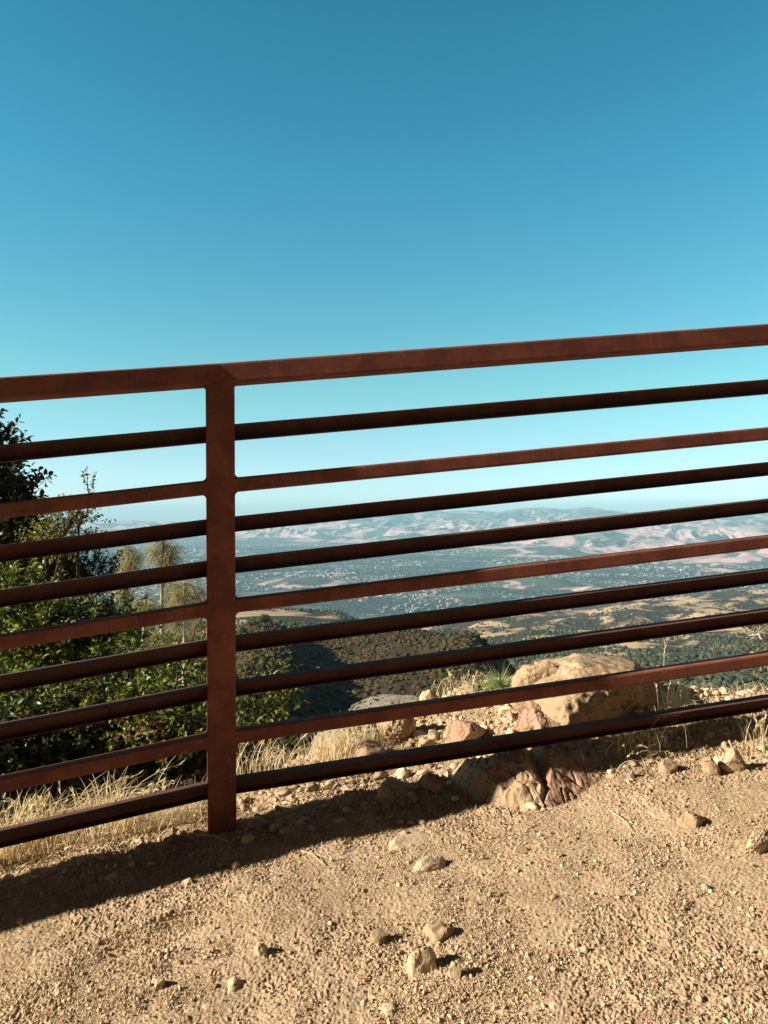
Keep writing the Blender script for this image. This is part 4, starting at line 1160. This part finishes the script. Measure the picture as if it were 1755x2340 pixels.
o = link('curled_leaf', mesh_np('curled_leaf', Vl, quads=Ql, smooth_shade=True), M['leaf_dead'], None, b); o.rotation_euler = (0.2, 0, -0.25)
tag(o, 'long curled dead leaf lying in the shade left of the post foot', 'leaf')

# ------------------------------------------------------------------ distant trees and brush
M['brush'] = mat_island('brush', [(0, (0.030, 0.021, 0.009)), (0.35, (0.054, 0.037, 0.016)), (0.75, (0.078, 0.051, 0.022)), (0.93, (0.055, 0.055, 0.017)), (1, (0.10, 0.08, 0.03))], 0.9, 0, 0.1)
M['oak'] = mat_island('oak_crowns', [(0, (0.030, 0.038, 0.022)), (0.5, (0.048, 0.058, 0.032)), (0.85, (0.065, 0.072, 0.036)), (1, (0.10, 0.09, 0.05))], 0.9, 0, 0.1)
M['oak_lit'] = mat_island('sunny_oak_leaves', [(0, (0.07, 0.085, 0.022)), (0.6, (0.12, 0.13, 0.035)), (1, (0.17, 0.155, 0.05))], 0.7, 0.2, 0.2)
M['brush_leaf'] = mat_island('brush_leaves', [(0, (0.03, 0.025, 0.012)), (0.5, (0.065, 0.050, 0.025)), (0.85, (0.10, 0.08, 0.036)), (1, (0.075, 0.085, 0.026))], 0.8, 0.15, 0.15)


def blob_bases(n, sub, seed, flat=0.75, amp=0.35):
    out = []
    for i in range(n):
        v, f = ICO[sub]; nn = noise3(v * 1.7 + i * 13.7, seed + i); n2 = noise3(v * 4.1 + i * 3.1, seed + 50 + i)
        out.append(v * (1 + amp * nn + 0.2 * n2)[:, None] * np.array([1, 1, flat]))
    return out


def leafy(seed, n=420, r=1.0, flat=0.8, lobes=7, size=0.16):
    """crown of many small leaf sprays gathered in lobes"""
    g = np.random.default_rng(seed)
    c = unit(g.normal(size=(lobes, 3))) * r * 0.55 * g.uniform(.6, 1.1, (lobes, 1)); c[:, 2] = np.abs(c[:, 2]) * flat
    k = g.integers(0, lobes, n); u = unit(g.normal(size=(n, 3))); P = c[k] + u * r * 0.42 * g.uniform(.75, 1.1, (n, 1)) * np.array([1, 1, flat])
    e1 = unit(np.cross(u, g.normal(size=(n, 3)))); e2 = unit(np.cross(u, e1) + 0.4 * u)
    s = size * g.uniform(.6, 1.4, (n, 1))
    V = np.stack([P - e1 * s, P + e2 * s * .7, P + e1 * s, P - e2 * s * .7], 1).reshape(-1, 3)
    return V, (np.arange(n) * 4)[:, None] + np.arange(4)[None]


# brush: the bushes one can tell apart on the near slope stand singly, the rest is one mass
bm_list = []
for i in range(6):
    V, Q = leafy(700 + i, 230); bm_list.append(mesh_np('chaparral_bush', V, quads=Q)); bm_list[-1].materials.append(M['brush_leaf'])
g = np.random.default_rng(123)
n = 60000
D = 150 + 560 * g.random(n) ** 1.15; tx = g.uniform(-0.56, 0.34, n); X = tx * D
dens = 0.35 + 0.65 * smooth(-.35, .2, noise2(X / 22, D / 30, 130))
keep = (g.random(n) < dens); X, D = X[keep], D[keep]
order = np.argsort(D); X, D = X[order], D[order]
Z = terrain_z(X, D)
S = g.uniform(0.7, 1.6, len(X)) * (0.7 + 0.0007 * D)
vis = np.nonzero((X / D > -0.20) & (X / D < 0.13))[0]
fore = vis[(D[vis] > 225) & (D[vis] < 420)]
single = g.choice(fore, 290, replace=False)
for c, i in enumerate(single):
    o = link('chaparral_bush', bm_list[c % 6], None, None, (X[i], D[i], Z[i] + S[i] * .15)); s = S[i] * 1.25
    o.scale = (s, s, s * 0.9); o.rotation_euler = (0, 0, g.uniform(0, 6.28))
    tag(o, 'rounded olive brown bush on the dark slope falling away below the brink', 'bush', 'bushes on the slope below the brink')
rest = np.setdiff1d(np.arange(len(X)), single)[:16000 * 3]
pick = g.random(len(rest)) < np.clip(14000 / len(rest), 0, 1) * np.where(D[rest] > 250, 1.15, 1.0); rest = rest[pick]
bases = blob_bases(8, 2, 40)
m = len(rest)
rots = np.stack([rot_z(a) for a in g.uniform(0, 6.28, m)])
v, t = scatter(bases, ICO[2][1], np.stack([X[rest], D[rest], Z[rest] + S[rest] * .1], 1), rots, S[rest][:, None] * g.uniform(.8, 1.25, (m, 3)), g.integers(0, 8, m))
tag(link('brush', mesh_np('brush', v, tris=t), M['brush']), 'dense olive brown brush covering the near slope', 'brush', None, 'stuff')

# woods on the farther hills
n = 150000
D = np.exp(g.uniform(math.log(480), math.log(7200), n)); tx = g.uniform(-0.56, 0.56, n); X = tx * D
nz = noise2(X / 260, D / 330, 140) + 0.5 * noise2(X / 90, D / 110, 141) + 0.3 * noise2(X / 40, D / 45, 142)
th = np.interp(D, [800, 1500, 2600, 3600, 6000], [-0.8, -0.55, -0.25, 0.10, 0.1]) - 0.6 * smooth(0.02, -0.1, tx)
mead = np.exp(-((X + 215) / 165) ** 2 - ((D - 1860) / 150) ** 2)
keep = (nz > th) & (mead < 0.40) & ((D > 820) | (tx > 0.16)) & (g.random(n) < 0.25 + 0.75 * smooth(-.1, .35, noise2(X / 70, D / 85, 144)))
X, D = X[keep], D[keep]; Z = terrain_z(X, D); kz = Z > ZV + 4; X, D, Z = X[kz], D[kz], Z[kz]
pick = g.random(len(X)) < 70000 / len(X); X, D, Z = X[pick], D[pick], Z[pick]
S = (2.2 + 4.6 * g.random(len(X)) ** 2.2) * np.interp(D, [480, 800, 3000, 7000], [0.45, 0.7, 1.0, 1.35])
bases = blob_bases(8, 1, 60, 0.85, 0.4)
rots = np.stack([rot_z(a) for a in g.uniform(0, 6.28, len(X))])
v, t = scatter(bases, ICO[1][1], np.stack([X, D, Z + S * .35], 1), rots, S[:, None] * g.uniform(.8, 1.25, (len(X), 3)), g.integers(0, 8, len(X)))
tag(link('oak_woods', mesh_np('oak_woods', v, tris=t), M['oak']), 'dark oak woods spread over the golden hills', 'woods', None, 'stuff')

# trees that stand out singly: the sunny clump right of the post, and the dots on the golden meadow
crowns = []
for i in range(4):
    V, Q = leafy(800 + i, 900, 1.0, 0.85, 11, 0.085); crowns.append(mesh_np('crown', V, quads=Q)); crowns[-1].materials.append(M['oak_lit'])
dcrowns = []
for i in range(2):
    V, Q = leafy(850 + i, 500, 1.0, 0.75, 9, 0.11); dcrowns.append(mesh_np('crown', V, quads=Q)); dcrowns[-1].materials.append(M['oak'])
V, Q = tubes([([(0, 0, -1.2), (0.03, 0.02, -0.4), (-0.02, 0, 0.1)], (0.09, 0.05)), ([(0.02, 0, -0.5), (0.25, 0.1, 0.1)], (0.05, 0.02)), ([(0.02, 0, -0.4), (-0.25, -0.1, 0.15)], (0.045, 0.02))], 7)
trunk_me = mesh_np('trunk', V, quads=Q, smooth_shade=True); trunk_me.materials.append(M['bark'])


def oak(label, px, dist, h, i, dark=False, group=None, wide=1.15):
    X = (px - CX) / F * dist; z = float(terrain_z(np.array([X]), np.array([dist]))[0]); r = h * 0.5
    root = thing('oak_tree', (X, dist, z), label, 'oak tree', group)
    o = link('crown', (dcrowns[i % 2] if dark else crowns[i % 4]), None, root, (0, 0, h * .52)); o.scale = (r * wide, r * wide, r); o.rotation_euler = (0, 0, i * 1.7)
    o = link('trunk', trunk_me, None, root, (0, 0, h * .45)); o.scale = (r * .7, r * .7, r * .8)


for i, (px, dist, h, lab) in enumerate((
        (548, 520, 9.5, 'yellow green oak hard against the right side of the post'), (575, 525, 9, 'broad yellow green oak, second from the post on the sunny ridge'), (604, 515, 11, 'big rounded oak at the right end of the clump by the post'),
        (640, 590, 6, 'low yellow green oak in the gap right of the big rounded one'), (668, 600, 7, 'small olive oak left of the bright row on the ridge'), (695, 595, 8.5, 'olive oak under the left part of the golden meadow'), (722, 600, 7.5, 'dark olive oak under the middle of the golden meadow'),
        (745, 590, 9.5, 'bright green oak under the right part of the golden meadow'), (770, 596, 7, 'last small oak of the row under the golden meadow'), (520, 530, 8, 'oak half hidden behind the post on the sunny ridge'), (470, 540, 8.5, 'green oak left of the post under the pines'), (440, 560, 8, 'green oak low behind the pine trunks'))):
    oak(lab, px, dist, h, i)
for i, (px, dist, h, lab) in enumerate(((690, 1790, 8, 'dark round oak alone on the golden meadow, left of its middle'), (702, 1730, 5.5, 'little oak just below the round one on the golden meadow'), (668, 1745, 7, 'dark oak at the left side of the golden meadow'), (655, 1740, 6, 'smaller dark oak at the left end of the golden meadow'), (757, 1770, 4, 'tiny bush on the right half of the golden meadow'), (788, 1800, 7.5, 'dark oak at the right end of the golden meadow'))):
    oak(lab, px, dist, h, i, True, None, 1.3)

# ------------------------------------------------------------------ the town on the valley floor
M['walls'] = mat_island('pale_walls', [(0, (0.16, 0.13, 0.11)), (0.6, (0.26, 0.23, 0.20)), (0.9, (0.36, 0.33, 0.31)), (1, (0.55, 0.53, 0.50))], 0.8, 0, 0.2)
M['roofing'] = mat_island('roofs', [(0, (0.30, 0.26, 0.23)), (0.4, (0.50, 0.46, 0.42)), (0.75, (0.66, 0.64, 0.61)), (1, (0.78, 0.77, 0.75))], 0.8, 0, 0.2)
HV = np.array([(-1, -1, 0), (1, -1, 0), (1, 1, 0), (-1, 1, 0), (-1, -1, 1), (1, -1, 1), (1, 1, 1), (-1, 1, 1), (0, -1.02, 1.45), (0, 1.02, 1.45)], float)
HF_T = np.array([(4, 5, 8), (6, 7, 9)]); HF_Q = np.array([(0, 1, 5, 4), (1, 2, 6, 5), (2, 3, 7, 6), (3, 0, 4, 7), (5, 6, 9, 8), (7, 4, 8, 9)])
g = np.random.default_rng(222)


def built(X, D):
    return noise2(X / 1500, D / 2200, 150) + 0.6 * noise2(X / 420, D / 600, 151)


n = 60000
D = np.exp(g.uniform(math.log(5600), math.log(17500), n)); tx = g.uniform(-0.54, 0.54, n); X = tx * D
keep = (built(X, D) > -0.05) & (mountain_z(X, D) < ZV - 2) & ((D > 9200) | (terrain_z(X, np.minimum(D, 9200)) < ZV - 3))
X, D = X[keep][:12000], D[keep][:12000]; m = len(X)
ca, sa = math.cos(0.5), math.sin(0.5); uu, vv = X * ca + D * sa, -X * sa + D * ca
st = np.interp(D, [5600, 17000], [55, 110]); vv = np.round(vv / st) * st + g.normal(size=m) * 4
X, D = uu * ca - vv * sa, uu * sa + vv * ca
S = np.stack([g.uniform(6, 11, m), g.uniform(5, 8, m), g.uniform(3.5, 5.5, m)], 1) * np.where(g.random((m, 1)) < 0.06, np.array([[3.2, 2.6, 1.7]]), 1.0) * np.interp(D, [5600, 17000], [0.9, 1.7])[:, None]
rots = np.stack([rot_z(a) for a in 0.5 + (g.random(m) < .5) * 1.57 + g.normal(size=m) * .1])
pos = np.stack([X, D, np.full(m, ZV + 0.05)], 1)
v, t = scatter([HV], HF_T, pos, rots, S, np.zeros(m, int)); v, q = scatter([HV], HF_Q, pos, rots, S, np.zeros(m, int))
tag(link('town_houses', mesh_np('town_houses', v, t, q), M['walls']), 'pale houses of the town scattered over the valley floor', 'houses', None, 'stuff')

# the bigger halls and warehouses, each on its own
wall_me = mesh_np('wall', np.array([(-1, -1, 0), (1, -1, 0), (1, 1, 0), (-1, 1, 0), (-1, -1, .92), (1, -1, .92), (1, 1, .92), (-1, 1, .92)], float), quads=np.array([(0, 1, 5, 4), (1, 2, 6, 5), (2, 3, 7, 6), (3, 0, 4, 7)])); wall_me.materials.append(M['walls'])
roof_me = mesh_np('roof', np.array([(-1.02, -1.03, .92), (1.02, -1.03, .92), (1.02, 1.03, .92), (-1.02, 1.03, .92), (-1.02, -1.03, .99), (1.02, -1.03, .99), (1.02, 1.03, .99), (-1.02, 1.03, .99), (-1.02, 0, 1.12), (1.02, 0, 1.12)], float),
                  tris=np.array([(4, 7, 8), (5, 9, 6)]), quads=np.array([(0, 3, 2, 1), (0, 1, 5, 4), (1, 2, 6, 5), (2, 3, 7, 6), (3, 0, 4, 7), (4, 8, 9, 5), (6, 9, 8, 7)])); roof_me.materials.append(M['roofing'])


def hall(px, py, w, lab, grp):
    a, b = ray(px, py); Dd = ZV / b
    root = thing('warehouse', (a * Dd, Dd, ZV), lab, 'warehouse', grp)
    hw = w * Dd / F / 2; sc = (hw, hw * g.uniform(.9, 1.7), g.uniform(11, 17))
    root.rotation_euler = (0, 0, g.normal() * .25)
    for me in (wall_me, roof_me):
        o = link(me.name.split('.')[0], me, None, root); o.scale = sc


for _ in range(46): hall(g.uniform(1500, 1670), 1283 + g.normal() * 8, g.uniform(7, 20), 'long white warehouse among the bright row of roofs on the right of the valley', 'white warehouses on the right')
for _ in range(20): hall(g.uniform(1590, 1755), 1280 - abs(g.normal()) * 3, g.uniform(10, 28), 'long white warehouse among the bright row of roofs on the right of the valley', 'white warehouses on the right')
for _ in range(26): hall(g.uniform(600, 800), 1318 + g.normal() * 4 - 4, g.uniform(5, 15), 'white flat hall in the valley between the fifth and sixth rails near the post', 'white halls near the post')
for _ in range(22): hall(g.uniform(400, 600), 1268 + g.normal() * 6, g.uniform(5, 14), 'white flat hall far off in the haze behind the post', 'white halls behind the post')
for _ in range(30): hall(g.uniform(880, 1100), 1392 + g.normal() * 6, g.uniform(4, 11), 'pale flat roofed block in the middle of the town above the near hills', 'pale blocks in the middle of the town')

# trees between the houses
n = 90000
D = np.exp(g.uniform(math.log(5500), math.log(16500), n)); tx = g.uniform(-0.54, 0.54, n); X = tx * D
keep = ((noise2(X / 600, D / 900, 160) + 0.7 * noise2(X / 150, D / 200, 161)) > -0.25) & (mountain_z(X, D) < ZV - 2) & ((D > 9200) | (terrain_z(X, np.minimum(D, 9200)) < ZV - 3))
X, D = X[keep][:52000], D[keep][:52000]; m = len(X)
S = g.uniform(3.5, 7.5, m) * np.interp(D, [5500, 16000], [0.9, 1.7])
bases = blob_bases(5, 1, 90, 0.9, 0.3)
b12 = [bb for bb in bases]
rots = np.stack([rot_z(a) for a in g.uniform(0, 6.28, m)])
v, t = scatter(b12, ICO[1][1], np.stack([X, D, ZV + S * .5], 1), rots, S[:, None] * np.ones(3), g.integers(0, 5, m))
M['town_tree'] = mat_island('town_tree_crowns', [(0, (0.022, 0.040, 0.034)), (0.6, (0.04, 0.062, 0.048)), (1, (0.07, 0.085, 0.06))], 0.9, 0, 0.1)
tag(link('town_trees', mesh_np('town_trees', v, tris=t), M['town_tree']), 'trees growing thickly between the houses of the valley', 'trees', None, 'stuff')

# power line towers on the hills
M['road'] = mat_rock('pale_road', (0.30, 0.29, 0.27), (0.26, 0.25, 0.24), (0.24, 0.23, 0.22), 0.01, 0.1, 0.01)
def road(pts, w):
    P = []
    for px, py in pts:
        a, b = ray(px, py); P.append((a * ZV / b, ZV / b, ZV + 1.2))
    P = np.array(P); t = unit(np.gradient(P, axis=0)); sd = np.stack([-t[:, 1], t[:, 0], 0 * t[:, 0]], 1) * w / 2
    V = np.stack([P - sd, P + sd], 1).reshape(-1, 3); i = np.arange(len(P) - 1) * 2
    tag(link('road', mesh_np('road', V, quads=np.stack([i, i + 1, i + 3, i + 2], 1)), M['road']), None, None, None, 'structure')


for pts, w in (([(560, 1350), (640, 1318), (700, 1304), (790, 1310), (900, 1296)], 45), ([(560, 1300), (760, 1290), (1000, 1262), (1250, 1240)], 50), ([(870, 1400), (1000, 1352), (1120, 1318), (1330, 1300), (1755, 1288)], 40), ([(380, 1290), (440, 1262), (560, 1250), (800, 1246)], 60), ([(930, 1392), (1100, 1380), (1250, 1362)], 26)): road(pts, w)

M['galv'] = mat_rock('galvanised_steel', (0.35, 0.36, 0.36), (0.30, 0.31, 0.31), (0.25, 0.26, 0.26), 0.5, 0.1, 0.01)


def pylon(px, py, dist, h, lab):
    b = at(px, py, dist); b[2] = float(terrain_z(np.array([b[0]]), np.array([dist]))[0])
    root = thing('electricity_pylon', b, lab, 'pylon')
    P = []
    lv = np.linspace(0, 1, 7); wd = np.interp(lv, [0, .65, 1], [.11, .035, .012]) * h
    for sx_, sy_ in ((1, 1), (1, -1), (-1, 1), (-1, -1)):
        P.append((np.stack([sx_ * wd, sy_ * wd, lv * h], 1), 0.18))
    for i in range(6):
        for s in (1, -1):
            P.append((np.array([(s * wd[i], -wd[i], lv[i] * h), (-s * wd[i + 1], -wd[i + 1], lv[i + 1] * h)]), 0.10))
            P.append((np.array([(wd[i], s * wd[i], lv[i] * h), (wd[i + 1], -s * wd[i + 1], lv[i + 1] * h)]), 0.10))
    V, Q = tubes(P, 4); link('lattice', mesh_np('lattice', V, quads=Q), M['galv'], root)
    for z in (.7, .82, .93):
        V, Q = tubes([(np.array([(-.17 * h, 0, z * h), (0, 0, z * h + .02 * h), (.17 * h, 0, z * h)]), 0.16)], 4)
        link('cross_arm', mesh_np('cross_arm', V, quads=Q), M['galv'], root)


pylon(1171, 1522, 1500, 30, 'thin grey lattice pylon rising from the dark valley right of the needle ball')
pylon(1434, 1478, 2100, 24, 'small grey lattice pylon above the boulder on the golden slope')

# ------------------------------------------------------------------ haze in the valley air
def haze_box():
    x0, x1, y0, y1, z0, z1 = -45000, 45000, -3000, 35500, ZV - 120, 260
    V = np.array([(x, y, z) for z in (z0, z1) for y in (y0, y1) for x in (x0, x1)], float)
    Q = np.array([(0, 2, 3, 1), (4, 5, 7, 6), (0, 1, 5, 4), (2, 6, 7, 3), (0, 4, 6, 2), (1, 3, 7, 5)])
    o = link('haze', mesh_np('haze', V, quads=Q))
    m = bpy.data.materials.new('haze'); m.use_nodes = True; nt = m.node_tree
    nt.nodes.remove(nt.nodes['Principled BSDF'])
    pv = nt.nodes.new('ShaderNodeVolumePrincipled')
    pv.inputs['Color'].default_value = HAZE_COL
    pv.inputs['Density'].default_value = HAZE_D
    pv.inputs['Anisotropy'].default_value = 0.0
    nt.links.new(pv.outputs[0], nt.nodes['Material Output'].inputs['Volume'])
    o.data.materials.append(m)
    tag(o, 'pale blue haze lying over the valley', 'haze', None, 'stuff')


HAZE_D, HAZE_COL = 3.5e-5, (0.47, 0.84, 1.0, 1)
haze_box()
